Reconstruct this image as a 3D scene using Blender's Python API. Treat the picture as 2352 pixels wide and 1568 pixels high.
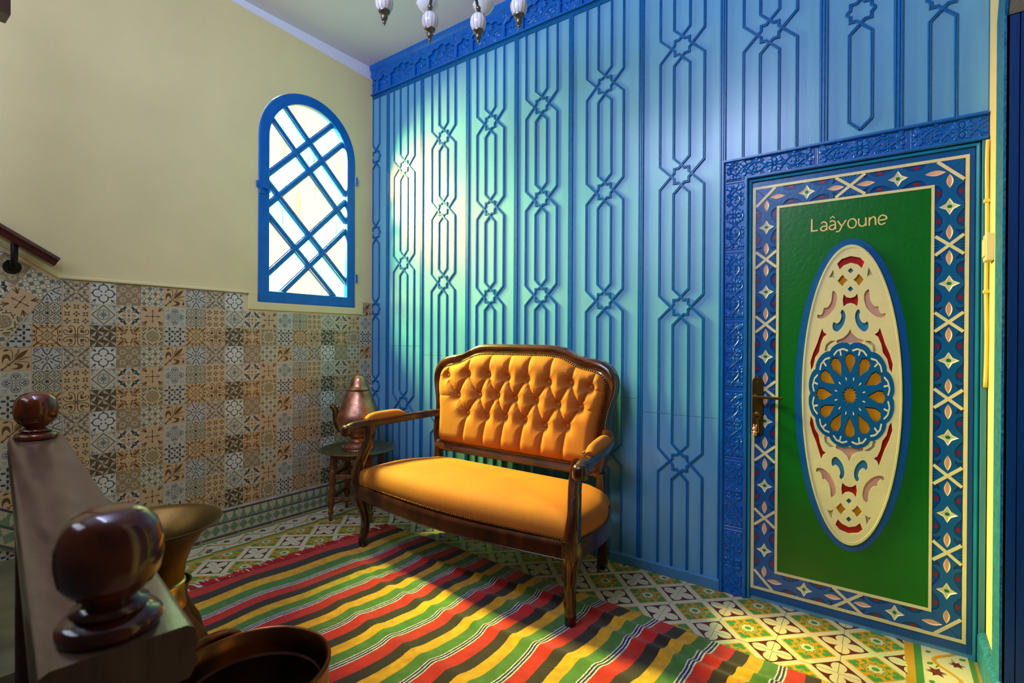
import bpy, bmesh, math, random
from mathutils import Vector, Matrix
R = random.Random(7)
PI = math.pi
S = bpy.context.scene
C = S.collection
for o in list(bpy.data.objects): bpy.data.objects.remove(o)

# ------------------------------------------------------------------ camera
cd = bpy.data.cameras.new('camera'); cam = bpy.data.objects.new('camera', cd); C.objects.link(cam)
cam.matrix_world = Matrix(((0.8070, -0.0060, 0.5900, 2.982), (0.5900, 0.0000, -0.8070, -2.391),
                           (0.0050, 1.0000, 0.0040, 1.105), (0, 0, 0, 1)))
cd.sensor_width = 36; cd.lens = 1181.4 / 2352 * 36; cd.clip_start = 0.02
cd.dof.use_dof = True; cd.dof.focus_distance = 2.2; cd.dof.aperture_fstop = 6.3
S.camera = cam
# ------------------------------------------------------------------ view, world, lights
S.view_settings.view_transform = 'Standard'; S.view_settings.look = 'None'
S.view_settings.gamma = 1; S.view_settings.use_curve_mapping = False
S.view_settings.exposure = 0.0
w = bpy.data.worlds.new('world'); S.world = w; w.use_nodes = True
w.node_tree.nodes['Background'].inputs[0].default_value = (0.92, 0.95, 1.0, 1)
w.node_tree.nodes['Background'].inputs[1].default_value = 0.038
def area(name, loc, target, sx, sy, power, col):
    l = bpy.data.lights.new(name, 'AREA'); l.shape = 'RECTANGLE'; l.size = sx; l.size_y = sy
    l.energy = power; l.color = col
    o = bpy.data.objects.new(name, l); C.objects.link(o); o.location = loc
    o.rotation_euler = (Vector(target) - Vector(loc)).to_track_quat('-Z', 'Y').to_euler()
    return o
area('stairwell_skylight', (1.7, -2.45, 2.85), (1.75, 0.0, 2.55), 1.2, 0.32, 45, (0.56, 0.64, 1.0))
area('stairwell_fill', (1.0, -3.35, 2.30), (1.1, -0.7, 3.0), 1.5, 0.8, 19, (0.74, 0.82, 1.0))  # added cool fill lamp, tilted up to brighten the ceiling
area('daylight_outside_window', (-1.25, -0.50, 2.98), (0.0, -0.50, 1.95), 0.55, 0.6, 1500, (1.0, 0.95, 0.86))
area('daylight_outside_low', (-0.95, -1.02, 2.50), (0.0, -0.50, 1.95), 0.6, 0.6, 560, (1.0, 0.95, 0.88))
PANE_POWER = 3.4

# ------------------------------------------------------------------ helpers
def lin(c):
    r = []
    for v in c[:3]:
        v /= 255.0
        r.append(v / 12.92 if v <= 0.04045 else ((v + 0.055) / 1.055) ** 2.4)
    return (r[0], r[1], r[2], 1.0)

TINT = {'printed_glaze': (1.0, 0.93, 0.79)}
def nmat(name):
    m = bpy.data.materials.new(name); m.use_nodes = True
    nt = m.node_tree; b = nt.nodes['Principled BSDF']
    return m, nt, b

def mat(name, col, rough=0.5, metal=0.0, var=0.10, scale=9.0, bump=0.0, bscale=120.0, coat=0.0, col2=None, attr=False, aniso=None):
    m, nt, b = nmat(name); L = nt.links
    tc = nt.nodes.new('ShaderNodeTexCoord')
    mp = nt.nodes.new('ShaderNodeMapping'); L.new(tc.outputs['Object'], mp.inputs[0])
    if aniso: mp.inputs['Scale'].default_value = aniso
    n = nt.nodes.new('ShaderNodeTexNoise'); n.inputs['Scale'].default_value = scale; n.inputs['Detail'].default_value = 6
    L.new(mp.outputs[0], n.inputs['Vector'])
    mr = nt.nodes.new('ShaderNodeMapRange'); L.new(n.outputs[0], mr.inputs[0])
    mr.inputs[1].default_value = 0.3; mr.inputs[2].default_value = 0.7
    if attr:
        at = nt.nodes.new('ShaderNodeAttribute'); at.attribute_name = 'Col'
        mx = nt.nodes.new('ShaderNodeMix'); mx.data_type = 'RGBA'; mx.blend_type = 'MULTIPLY'
        mx.inputs[0].default_value = 1
        mr.inputs[3].default_value = 1 - var; mr.inputs[4].default_value = 1.0
        L.new(at.outputs['Color'], mx.inputs[6]); L.new(mr.outputs[0], mx.inputs[7])
        if name in TINT:
            m2 = nt.nodes.new('ShaderNodeMix'); m2.data_type = 'RGBA'; m2.blend_type = 'MULTIPLY'; m2.inputs[0].default_value = 1
            m2.inputs[7].default_value = TINT[name] + (1,); L.new(at.outputs['Color'], m2.inputs[6]); L.new(m2.outputs[2], mx.inputs[6])
    else:
        a = lin(col); c2 = lin(col2) if col2 else tuple(x * (1 - 2.2 * var) for x in a[:3]) + (1,)
        mx = nt.nodes.new('ShaderNodeMix'); mx.data_type = 'RGBA'
        mx.inputs[6].default_value = a; mx.inputs[7].default_value = c2
        L.new(mr.outputs[0], mx.inputs[0])
    L.new(mx.outputs[2], b.inputs['Base Color'])
    b.inputs['Roughness'].default_value = rough; b.inputs['Metallic'].default_value = metal
    if coat:
        b.inputs['Coat Weight'].default_value = coat; b.inputs['Coat Roughness'].default_value = 0.06
    if bump:
        n2 = nt.nodes.new('ShaderNodeTexNoise'); n2.inputs['Scale'].default_value = bscale; n2.inputs['Detail'].default_value = 3
        L.new(mp.outputs[0], n2.inputs['Vector'])
        bp = nt.nodes.new('ShaderNodeBump'); bp.inputs['Strength'].default_value = bump; bp.inputs['Distance'].default_value = 0.004
        L.new(n2.outputs[0], bp.inputs['Height']); L.new(bp.outputs[0], b.inputs['Normal'])
    return m

M = {}
M['cream'] = mat('cream_wall_paint', (232, 214, 158), 0.75, var=0.04, scale=3, bump=0.25, bscale=60)
M['ceil'] = mat('white_ceiling_paint', (230, 222, 234), 0.8, var=0.02, scale=2, bump=0.15, bscale=40)
M['fascia'] = mat('white_wall_top_paint', (232, 232, 244), 0.7, var=0.02, scale=3)
M['blue'] = mat('strong_blue_gloss_paint', (0, 100, 188), 0.32, var=0.08, scale=14, bump=0.15, bscale=90)
M['bluestrip'] = mat('blue_lattice_paint', (10, 106, 178), 0.30, var=0.12, scale=60, bump=0.1, bscale=200)
M['bluepanel'] = mat('pale_blue_panel_paint', (102, 166, 204), 0.28, var=0.06, scale=4, bump=0.05, bscale=40, aniso=(6, 6, 0.6))
M['bluebase'] = mat('grey_blue_skirting_paint', (74, 140, 186), 0.35, var=0.08, scale=10, bump=0.15)
M['bluerough'] = mat('rough_blue_plaster', (40, 128, 168), 0.5, var=0.3, scale=70, bump=1.0, bscale=85, col2=(14, 84, 130))
M['bluedark'] = mat('deep_blue_jamb_paint', (0, 62, 128), 0.4, var=0.15, scale=8, bump=0.15, aniso=(4, 4, 0.4))
M['teal'] = mat('teal_moulding_paint', (22, 128, 168), 0.3, var=0.1, scale=8)
M['jamb'] = mat('grey_blue_jamb_paint', (58, 124, 148), 0.45, var=0.1, scale=10, aniso=(6, 6, 0.5))
M['print'] = mat('printed_glaze', (255, 255, 255), 0.34, var=0.07, scale=40, attr=True)
M['cement'] = mat('worn_cement_tile_print', (255, 255, 255), 0.30, var=0.18, scale=26, attr=True, bump=0.06, bscale=60)
M['doorpaint'] = mat('glossy_door_paint', (255, 255, 255), 0.30, var=0.08, scale=18, attr=True, bump=0.15, bscale=70)
M['grout'] = mat('grout', (172, 166, 152), 0.85, var=0.12, scale=30)
M['plaster'] = mat('grey_plaster', (196, 188, 170), 0.8, var=0.15, scale=14, bump=0.3)
M['stairstone'] = mat('worn_olive_stair_plaster', (128, 118, 84), 0.7, var=0.2, scale=9, bump=0.2)
M['wood'] = mat('dark_varnished_walnut', (66, 28, 10), 0.22, var=0.3, scale=7, coat=0.35, col2=(28, 11, 4), aniso=(3, 3, 1))
M['ballwood'] = mat('amber_brown_varnish', (112, 46, 14), 0.16, var=0.3, scale=30, coat=0.3, col2=(48, 18, 6))
M['woodseat'] = mat('varnished_mahogany', (84, 38, 12), 0.20, var=0.3, scale=8, coat=0.6, col2=(40, 17, 6), aniso=(1, 3, 2))
M['capwood'] = mat('worn_brown_handrail_varnish', (112, 86, 68), 0.18, var=0.25, scale=9, col2=(84, 62, 48), aniso=(1, 5, 1), bump=0.05)
M['oldwood'] = mat('old_orange_wood', (128, 74, 26), 0.45, var=0.3, scale=20, col2=(66, 34, 12), aniso=(3, 3, 1), bump=0.2)
M['velvet'] = mat('mustard_velvet', (170, 96, 4), 0.8, var=0.10, scale=5, bump=0.35, bscale=330, col2=(158, 86, 3))
b_ = M['velvet'].node_tree.nodes['Principled BSDF']; b_.inputs['Sheen Weight'].default_value = 0.04; b_.inputs['Sheen Roughness'].default_value = 0.4
b_.inputs['Sheen Tint'].default_value = (1.0, 0.72, 0.2, 1)
M['nail'] = mat('antique_brass_nail', (118, 86, 40), 0.3, metal=1.0)
M['brass'] = mat('dull_brass', (112, 86, 42), 0.42, metal=1.0, var=0.2, scale=12, bump=0.1, bscale=60)
M['brassplate'] = mat('dark_bronze_plate', (92, 74, 38), 0.38, metal=0.9, var=0.1)
M['brightbrass'] = mat('bright_brass', (226, 186, 90), 0.25, metal=1.0)
M['copper'] = mat('tarnished_copper', (222, 160, 130), 0.34, metal=1.0, var=0.3, scale=16, col2=(130, 88, 66), bump=0.2, bscale=70)
M['darkcopper'] = mat('dark_copper', (150, 92, 52), 0.32, metal=1.0, var=0.3, scale=8, col2=(84, 46, 26))
M['bowlin'] = mat('brown_pot_inside', (128, 88, 62), 0.5, metal=0.4, var=0.3, scale=10)  # plain brown interior, rougher and less metallic than the outside
M['tray'] = mat('worn_brass_tray', (140, 132, 92), 0.38, metal=0.85, var=0.25, scale=18, bump=0.15, bscale=80)
M['glass'] = mat('white_opal_glass', (238, 234, 236), 0.12, var=0.02, coat=0.5)
M['glass'].node_tree.nodes['Principled BSDF'].inputs['Subsurface Weight'].default_value = 0.2
M['rim'] = mat('grey_line', (150, 130, 122), 0.3, metal=0.6)
M['pewter'] = mat('antique_pewter', (132, 122, 108), 0.35, metal=0.9, var=0.2, scale=30)
M['black'] = mat('black_iron', (26, 24, 22), 0.4, metal=0.5)
M['ivory'] = mat('ivory_plastic', (222, 208, 150), 0.4, var=0.03)
M['conduit'] = mat('yellow_cream_painted_cable', (236, 204, 96), 0.5, var=0.05)
M['pink'] = mat('pink_rubber', (214, 150, 134), 0.5)
M['railwood'] = mat('red_brown_handrail', (84, 36, 26), 0.22, var=0.2, scale=8, coat=0.4, aniso=(4, 1, 4))
M['bolster'] = M['velvet']
M['fringe'] = mat('fringe_wool', (255, 255, 255), 0.9, attr=True, var=0.2)

def pane_mat(name, col, dark, through):
    m = bpy.data.materials.new(name); m.use_nodes = True; nt = m.node_tree; L = nt.links
    nt.nodes.clear(); out = nt.nodes.new('ShaderNodeOutputMaterial'); e = nt.nodes.new('ShaderNodeEmission')
    tc = nt.nodes.new('ShaderNodeTexCoord'); mp = nt.nodes.new('ShaderNodeMapping'); mp.inputs['Scale'].default_value = (1, 10, 1.1)
    n = nt.nodes.new('ShaderNodeTexNoise'); n.inputs['Scale'].default_value = 2.6; n.inputs['Detail'].default_value = 5; n.inputs['Roughness'].default_value = 0.62
    L.new(tc.outputs['Object'], mp.inputs[0]); L.new(mp.outputs[0], n.inputs['Vector'])
    cr = nt.nodes.new('ShaderNodeValToRGB'); cr.color_ramp.elements[0].position = 0.30; cr.color_ramp.elements[1].position = 0.43
    d = [x / PANE_POWER for x in dark]
    cr.color_ramp.elements[0].color = (d[0], d[1], d[2], 1); cr.color_ramp.elements[1].color = (col[0], col[1], col[2], 1)
    L.new(n.outputs[0], cr.inputs[0]); L.new(cr.outputs[0], e.inputs[0]); e.inputs[1].default_value = PANE_POWER
    tr = nt.nodes.new('ShaderNodeBsdfTransparent'); tr.inputs[0].default_value = (through[0], through[1], through[2], 1)
    ad = nt.nodes.new('ShaderNodeAddShader'); L.new(e.outputs[0], ad.inputs[0]); L.new(tr.outputs[0], ad.inputs[1])
    L.new(ad.outputs[0], out.inputs[0])
    return m
M['amber'] = pane_mat('backlit_amber_glass', (1.0, 0.82, 0.27), (1.0, 0.62, 0.16), (0.82, 0.53, 0.08))
M['green'] = pane_mat('backlit_green_glass', (0.30, 1.0, 0.50), (0.06, 0.66, 0.30), (0.42, 0.70, 0.14))

class MB:
    def __init__(s): s.v = []; s.f = []; s.c = []; s.m = []
    def add(s, vs, fs, col=None, mi=0):
        n = len(s.v); s.v += [tuple(x) for x in vs]
        for f in fs: s.f.append([i + n for i in f]); s.c.append(col); s.m.append(mi)
    def box(s, a, b, col=None, mi=0):
        x0, y0, z0 = a; x1, y1, z1 = b
        s.add([(x0, y0, z0), (x1, y0, z0), (x1, y1, z0), (x0, y1, z0), (x0, y0, z1), (x1, y0, z1), (x1, y1, z1), (x0, y1, z1)],
              [(0, 3, 2, 1), (4, 5, 6, 7), (0, 1, 5, 4), (1, 2, 6, 5), (2, 3, 7, 6), (3, 0, 4, 7)], col, mi)
    def lathe(s, prof, seg=32, ctr=(0, 0, 0), col=None, mi=0, sq=None, a0=0.0):
        n = len(s.v); k = len(prof)
        for i in range(seg):
            a = 2 * PI * i / seg + a0; ca, sa = math.cos(a), math.sin(a)
            for r, z in prof:
                rr = r * (sq(a, z) if sq else 1)
                s.v.append((ctr[0] + rr * ca, ctr[1] + rr * sa, ctr[2] + z))
        for i in range(seg):
            j = (i + 1) % seg
            for t in range(k - 1):
                s.f.append([n + i * k + t, n + j * k + t, n + j * k + t + 1, n + i * k + t + 1]); s.c.append(col); s.m.append(mi)
    def sweep(s, path, sec, closed=False, up=(0, 0, 1), scale=None, caps=True, col=None, mi=0, ups=None):
        # sec: list of (a along side, b along up); frames from tangent and up
        P = [Vector(p) for p in path]; N = len(P); k = len(sec); n = len(s.v)
        for i, p in enumerate(P):
            if closed: t = (P[(i + 1) % N] - P[i - 1])
            else: t = P[min(i + 1, N - 1)] - P[max(i - 1, 0)]
            t.normalize(); u0 = Vector(ups[i] if ups else up)
            sd = t.cross(u0)
            if sd.length < 1e-6: sd = t.cross(Vector((1, 0, 0)))
            sd.normalize(); u = sd.cross(t).normalized()
            sc = scale[i] if scale else 1
            sa, sb = sc if isinstance(sc, tuple) else (sc, sc)
            for a, b in sec: s.v.append(tuple(p + sd * a * sa + u * b * sb))
        M_ = N if closed else N - 1
        for i in range(M_):
            j = (i + 1) % N
            for t in range(k):
                t2 = (t + 1) % k
                s.f.append([n + i * k + t, n + j * k + t, n + j * k + t2, n + i * k + t2]); s.c.append(col); s.m.append(mi)
        if caps and not closed:
            s.f.append([n + t for t in range(k)]); s.c.append(col); s.m.append(mi)
            s.f.append([n + (N - 1) * k + t for t in reversed(range(k))]); s.c.append(col); s.m.append(mi)
    def ball(s, c, r, sx=1, sy=1, sz=1, seg=12, rings=7, col=None, mi=0):
        prof = [(max(1e-4, r * math.sin(PI * i / rings)), -r * math.cos(PI * i / rings) * sz) for i in range(rings + 1)]
        n = len(s.v); s.lathe(prof, seg, c, col, mi)
        for i in range(n, len(s.v)):
            x, y, z = s.v[i]; s.v[i] = (c[0] + (x - c[0]) * sx, c[1] + (y - c[1]) * sy, z)
    def xf(s, M4, start=0):
        for i in range(start, len(s.v)): s.v[i] = tuple(M4 @ Vector(s.v[i]))
    def mesh(s, name, mats, smooth=False, fix=True, ang=None):
        me = bpy.data.meshes.new(name); me.from_pydata(s.v, [], s.f)
        if not isinstance(mats, (list, tuple)): mats = [mats]
        for m in mats: me.materials.append(m)
        if len(mats) > 1: me.polygons.foreach_set('material_index', s.m)
        if any(c is not None for c in s.c):
            at = me.color_attributes.new('Col', 'FLOAT_COLOR', 'CORNER'); buf = []
            for p in me.polygons:
                c = s.c[p.index] or (1, 1, 1, 1)
                buf += list(c) * p.loop_total
            at.data.foreach_set('color', buf)
        if fix:
            bm = bmesh.new(); bm.from_mesh(me); bmesh.ops.recalc_face_normals(bm, faces=bm.faces); bm.to_mesh(me); bm.free()
        if smooth:
            me.polygons.foreach_set('use_smooth', [True] * len(me.polygons))
            if ang is not None: me.set_sharp_from_angle(angle=math.radians(ang))
        me.update(); return me

def link(name, me, parent=None, loc=None, **props):
    o = bpy.data.objects.new(name, me); C.objects.link(o)
    if parent is not None: o.parent = parent
    if loc is not None: o.location = loc
    for k, v in props.items(): o[k] = v
    return o
def empty(name, loc, rz=0.0, **props):
    o = bpy.data.objects.new(name, None); C.objects.link(o); o.location = loc; o.rotation_euler = (0, 0, rz); o.empty_display_size = 0.1
    for k, v in props.items(): o[k] = v
    return o
def bev(me_obj, wd=0.003, seg=2):
    md = me_obj.modifiers.new('bevel', 'BEVEL'); md.width = wd; md.segments = seg; md.limit_method = 'ANGLE'; md.angle_limit = math.radians(40)
    return me_obj

def plate(outlines, depth, bevel=0.0, res=1):
    """verts, faces of an extruded flat shape with holes (2D curve filled), in (x, y, z) with front at z=depth, back at z=0"""
    cu = bpy.data.curves.new('shape', 'CURVE'); cu.dimensions = '2D'; cu.fill_mode = 'BOTH'
    for pts in outlines:
        sp = cu.splines.new('POLY'); sp.points.add(len(pts) - 1)
        for p, q in zip(sp.points, pts): p.co = (q[0], q[1], 0, 1)
        sp.use_cyclic_u = True
    cu.extrude = depth / 2 - bevel; cu.bevel_depth = bevel; cu.bevel_resolution = res; cu.offset = -bevel
    o = bpy.data.objects.new('shape', cu); C.objects.link(o)
    dg = bpy.context.evaluated_depsgraph_get(); dg.update()
    me = bpy.data.meshes.new_from_object(o.evaluated_get(dg))
    v = [(a.co.x, a.co.y, a.co.z + depth / 2) for a in me.vertices]; f = [list(p.vertices) for p in me.polygons]
    bpy.data.objects.remove(o); bpy.data.curves.remove(cu); bpy.data.meshes.remove(me)
    return v, f

# 2D shapes ----------------------------------------------------------
def circ(cx, cy, r, n=14, ry=None): return [(cx + r * math.cos(2 * PI * i / n), cy + (ry or r) * math.sin(2 * PI * i / n)) for i in range(n)]
def arc(cx, cy, r, a0, a1, n=12, ry=None):
    return [(cx + r * math.cos(math.radians(a0 + (a1 - a0) * i / n)), cy + (ry or r) * math.sin(math.radians(a0 + (a1 - a0) * i / n))) for i in range(n + 1)]
def spiral(cx, cy, r0, r1, a0, a1, n=14):
    out = []
    for i in range(n + 1):
        t = i / n; a = math.radians(a0 + (a1 - a0) * t); r = r0 + (r1 - r0) * t
        out.append((cx + r * math.cos(a), cy + r * math.sin(a)))
    return out
def leaf(p, q, w, n=6, sk=0.0):
    (x0, y0), (x1, y1) = p, q; dx, dy = x1 - x0, y1 - y0; out = []
    for sgn in (1, -1):
        for i in range(n):
            t = i / n if sgn == 1 else 1 - i / n
            h = w * math.sin(PI * t ** (1 - sk)) / 2 * sgn
            L = math.hypot(dx, dy); out.append((x0 + dx * t - dy / L * h, y0 + dy * t + dx / L * h))
    return out
def star(cx, cy, r0, r1, n, a=90, sy=1): return [(cx + (r0 if i % 2 == 0 else r1) * math.cos(math.radians(a + 180 * i / n)), cy + sy * (r0 if i % 2 == 0 else r1) * math.sin(math.radians(a + 180 * i / n))) for i in range(2 * n)]
def dia(cx, cy, r, ry=None): return [(cx + r, cy), (cx, cy + (ry or r)), (cx - r, cy), (cx, cy - (ry or r))]
def bez(p0, p1, p2, p3, n=12):
    o = []
    for i in range(n + 1):
        t = i / n; u = 1 - t
        o.append(tuple(u ** 3 * a + 3 * u * u * t * b + 3 * u * t * t * c + t ** 3 * d for a, b, c, d in zip(p0, p1, p2, p3)))
    return o
def smooth_closed(pts, it=2):
    for _ in range(it):
        q = []
        for i in range(len(pts)):
            a, b = pts[i], pts[(i + 1) % len(pts)]
            q += [(a[0] * .75 + b[0] * .25, a[1] * .75 + b[1] * .25), (a[0] * .25 + b[0] * .75, a[1] * .25 + b[1] * .75)]
        pts = q
    return pts
class Ink:
    """flat printed design in the square [-1,1]^2: polygons with a colour and a layer"""
    def __init__(s): s.p = []; s.T = (1, 0, 0, 1, 0, 0)
    def poly(s, pts, col, layer=1):
        a, b, c, d, e, f = s.T
        s.p.append(([(a * x + b * y + e, c * x + d * y + f) for x, y in pts], col, layer))
    def stroke(s, pts, w, col, layer=1, closed=False):
        n = len(pts); Lf = []; Rt = []
        for i in range(n):
            if closed: p, q = pts[i - 1], pts[(i + 1) % n]
            else: p, q = pts[max(i - 1, 0)], pts[min(i + 1, n - 1)]
            dx, dy = q[0] - p[0], q[1] - p[1]; l = math.hypot(dx, dy) or 1
            ww = w if not callable(w) else w(i / (n - 1))
            nx, ny = -dy / l * ww / 2, dx / l * ww / 2
            Lf.append((pts[i][0] + nx, pts[i][1] + ny)); Rt.append((pts[i][0] - nx, pts[i][1] - ny))
        for i in range(n if closed else n - 1):
            j = (i + 1) % n; s.poly([Lf[i], Lf[j], Rt[j], Rt[i]], col, layer)
    def rep(s, fn, n=4, mir=False, a0=0, off=(0, 0), sc=1.0):
        T0 = s.T
        for k in range(n):
            a = math.radians(a0 + 360 * k / n); ca, sa = math.cos(a) * sc, math.sin(a) * sc
            for m in ((1, -1) if mir else (1,)):
                A = (ca, -sa * m, sa, ca * m)
                s.T = (T0[0] * A[0] + T0[1] * A[2], T0[0] * A[1] + T0[1] * A[3], T0[2] * A[0] + T0[3] * A[2], T0[2] * A[1] + T0[3] * A[3],
                       T0[4] + T0[0] * off[0] + T0[1] * off[1], T0[5] + T0[2] * off[0] + T0[3] * off[1])
                fn()
        s.T = T0
    def to(s, mb, fn, lim=0.985, dz=0.00012):
        for ix, (pts, col, layer) in enumerate(s.p):
            q = [(max(-lim, min(lim, x)), max(-lim, min(lim, y))) for x, y in pts]
            mb.add([fn(x, y, layer * dz + (ix % 24) * 4e-6) for x, y in q], [list(range(len(q)))], lin(col))
# ================================================================== THE SETTING
CH = 3.04
# ---- window outline on the left wall (y, z)
WC, WZ, WR = -0.498, 2.308, 0.342
def arch(r, zb, n=28): return [(WC - r, zb)] + [(WC + r * math.cos(a), WZ + r * math.sin(a)) for a in [PI * (1 - i / n) for i in range(n + 1)]] + [(WC + r, zb)]
# left wall: plaster slab with the window hole (plane x = 0)
v, f = plate([[(-3.3, -0.05), (0.06, -0.05), (0.06, 2.942), (-3.3, 3.12)], list(reversed(arch(WR - 0.002, 1.315)))], 0.14)
mb = MB(); mb.add([(z - 0.14, x, y) for x, y, z in v], f)
wall_left = link('wall_left', mb.mesh('wall_left', M['cream']), kind='structure')
mb = MB(); mb.box((-0.16, -3.3, 2.85), (-0.008, 0.06, 3.10)); link('white_band', mb.mesh('white_band', M['fascia']), wall_left)
# raised plaster border under and beside the window
mb = MB(); mb.box((0, -0.897, 1.272), (0.010, -0.095, 1.318)); mb.box((0, -0.897, 1.31), (0.010, -0.842, 1.372)); mb.box((0, -0.153, 1.31), (0.010, -0.095, 1.365))
bev(link('plaster_lip', mb.mesh('plaster_lip', M['cream']), wall_left), 0.004)
mb = MB()
mb.sweep([(0.002, -1.735, 1.372), (0.002, -0.897, 1.368)], [(-0.004, -0.004), (0.012, -0.004), (0.012, 0.004), (-0.004, 0.012)])
mb.sweep([(0.002, -3.0, 2.18), (0.002, -1.735, 1.372)], [(-0.004, -0.004), (0.012, -0.004), (0.012, 0.004), (-0.004, 0.012)])
link('plaster_edge', mb.mesh('plaster_edge', M['cream']), wall_left)

floor_mb = MB(); floor_mb.box((-0.1, -2.55, -0.12), (3.6, 0.1, -0.004))
floor = link('floor', floor_mb.mesh('floor', M['grout']), kind='structure')
mb = MB(); mb.box((-0.1, -3.6, CH), (4.6, 0.1, CH + 0.1)); link('ceiling', mb.mesh('ceiling', M['ceil']), kind='structure')
mb = MB(); mb.box((-0.1, 0.0, -0.1), (3.6, 0.1, 3.1)); wall_back = link('wall_back', mb.mesh('wall_back', M['bluepanel']), kind='structure')

# ---- printed wall tiles -------------------------------------------------
CR1 = (212, 194, 162); PK = (206, 178, 144); LT = (206, 204, 194); BR = (96, 58, 32); DB = (74, 56, 40); TP = (112, 98, 82)
NV = (40, 54, 74); ST = (104, 122, 134); OL = (66, 56, 38); TN = (190, 146, 98); BG = (152, 132, 104); GL = (158, 166, 162)
def tG(k):
    k.poly([(-1, -1), (1, -1), (1, 1), (-1, 1)], (198, 186, 166), 0)
    def q():
        k.poly(leaf((.04, .04), (.56, .56), .17), TP); k.poly(leaf((.6, .6), (.97, .97), .24), TP)
        k.stroke(spiral(.36, .70, .23, .10, -60, 250, 16), .07, TP); k.stroke(spiral(.70, .36, .23, .10, 150, -160, 16), .07, TP)
        k.stroke(bez((.5, .52), (.4, .4), (.22, .44), (.12, .62), 8), .06, TP); k.stroke(bez((.52, .5), (.4, .4), (.44, .22), (.62, .12), 8), .06, TP)
        k.poly(leaf((0, .42), (0, .80), .11), TP); k.poly(leaf((.02, .42), (.14, .72), .08), TP); k.poly(leaf((-.02, .42), (-.14, .72), .08), TP)
        k.poly(leaf((.0, .08), (.0, .28), .10), BG)
    k.rep(q, 4)
def tQ(k):
    k.poly([(-1, -1), (1, -1), (1, 1), (-1, 1)], (218, 218, 210), 0)
    def q():
        k.stroke(arc(0, .46, .36, -28, 208, 16), .09, NV); k.poly(dia(0, .90, .09), NV); k.poly(dia(.16, .16, .08), NV)
        k.poly([(.30, .27), (.40, .36), (.36, .42), (.25, .33)], NV); k.stroke([(.1, .1), (.24, .3)], .05, NV)
        k.poly(leaf((.56, .56), (.82, .80), .17), OL); k.poly(leaf((.78, .78), (.96, .96), .08), OL)
        k.stroke([(.62, 1), (.62, .62)], .03, NV); k.stroke([(.70, 1), (.70, .74)], .02, NV); k.stroke([(1, .66), (.62, .66)], .03, NV)
    k.rep(q, 4)
def tX(k):
    k.poly([(-1, -1), (1, -1), (1, 1), (-1, 1)], BG, 0)
    LG = (198, 186, 162)
    for cx, cy in [(-.5, .5), (.5, .5), (-.5, -.5), (.5, -.5), (0, 0), (0, 1), (0, -1), (1, 0), (-1, 0)]:
        def q():
            k.poly(leaf((0.02, .02), (.23, .23), .09), LG); k.poly(leaf((.05, .1), (.05, .3), .07), LG); k.poly(leaf((.1, .05), (.3, .05), .07), LG)
        k.rep(q, 4, off=(cx, cy))
        k.poly(circ(cx, cy, .05, 8), DB if (cx, cy) in ((0, 0), (.5, .5), (-.5, .5), (.5, -.5), (-.5, -.5)) else LG, 2)
    for d in (-1, 0, 1):
        k.stroke([(-1, -1 + d), (1, 1 + d)], .045, LG); k.stroke([(-1, 1 + d), (1, -1 + d)], .045, LG)
def tK(k):
    k.poly([(-1, -1), (1, -1), (1, 1), (-1, 1)], (214, 202, 166), 0)
    for i in range(4):
        for j in range(4):
            x, y = -.75 + .5 * i, -.75 + .5 * j
            k.poly(dia(x, y, .24), ST); k.poly(circ(x, y, .13, 10), LT if (i + j) % 2 else (132, 134, 122), 2)
            k.poly(circ(x, y, .07, 8), (222, 220, 210) if (i + j) % 2 else (84, 92, 92), 3)
def tL(k):
    k.poly([(-1, -1), (1, -1), (1, 1), (-1, 1)], (206, 178, 142), 0); c = (100, 66, 32)
    k.stroke([(-.88, -.88), (-.1, -.1)], .09, c); k.poly(leaf((-.15, -.15), (.78, .84), .34), c)
    k.stroke([(-.55, -.35), (-.35, -.55)], .10, c); k.poly(dia(-.84, -.84, .12), c)
    for s in (1, -1):
        def q():
            k.poly(smooth_closed([(-.3, -.2), (-.36, .3), (-.55, .5), (-.82, .36), (-.88, 0), (-.8, -.42), (-.78, -.1), (-.66, .12), (-.5, .12), (-.42, -.1)], 1), c)
            k.stroke(bez((-.22, -.05), (-.25, .5), (-.1, .8), (-.45, .82), 10), .05, c); k.poly(leaf((-.42, .84), (-.82, .72), .2), c)
            k.stroke(bez((-.1, .1), (-.02, .5), (.1, .5), (.22, .92), 8), .05, c); k.stroke(bez((0, .25), (.1, .6), (.3, .5), (.1, .8), 8), .045, c)
        T0 = k.T
        if s == -1: k.T = (0, 1, 1, 0, 0, 0)
        q(); k.T = T0
def tU(k):
    k.poly([(-1, -1), (1, -1), (1, 1), (-1, 1)], (196, 194, 186), 0)
    def q():
        k.stroke(bez((-.42, .96), (-.2, .9), (-.24, .42), (0, .40), 8) + bez((0, .40), (.24, .42), (.2, .9), (.42, .96), 8)[1:], .09, (56, 72, 92))
        k.poly(leaf((0, .62), (0, .95), .16), (128, 140, 146)); k.poly(leaf((.18, .18), (.42, .42), .1), NV); k.poly(leaf((0, .2), (0, .36), .1), (70, 84, 98))
        k.poly(circ(.78, .78, .15, 10), NV); k.poly(circ(.78, .78, .08, 8), (206, 204, 196), 2); k.poly(leaf((.66, .66), (.5, .5), .12), (128, 140, 146))
        k.poly(circ(.55, .84, .06, 7), NV); k.poly(circ(.84, .55, .06, 7), NV)
    k.rep(q, 4); k.stroke(circ(0, 0, .13, 12), .07, (60, 74, 90), 2, True); k.poly(circ(0, 0, .06, 8), TN, 2)
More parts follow.
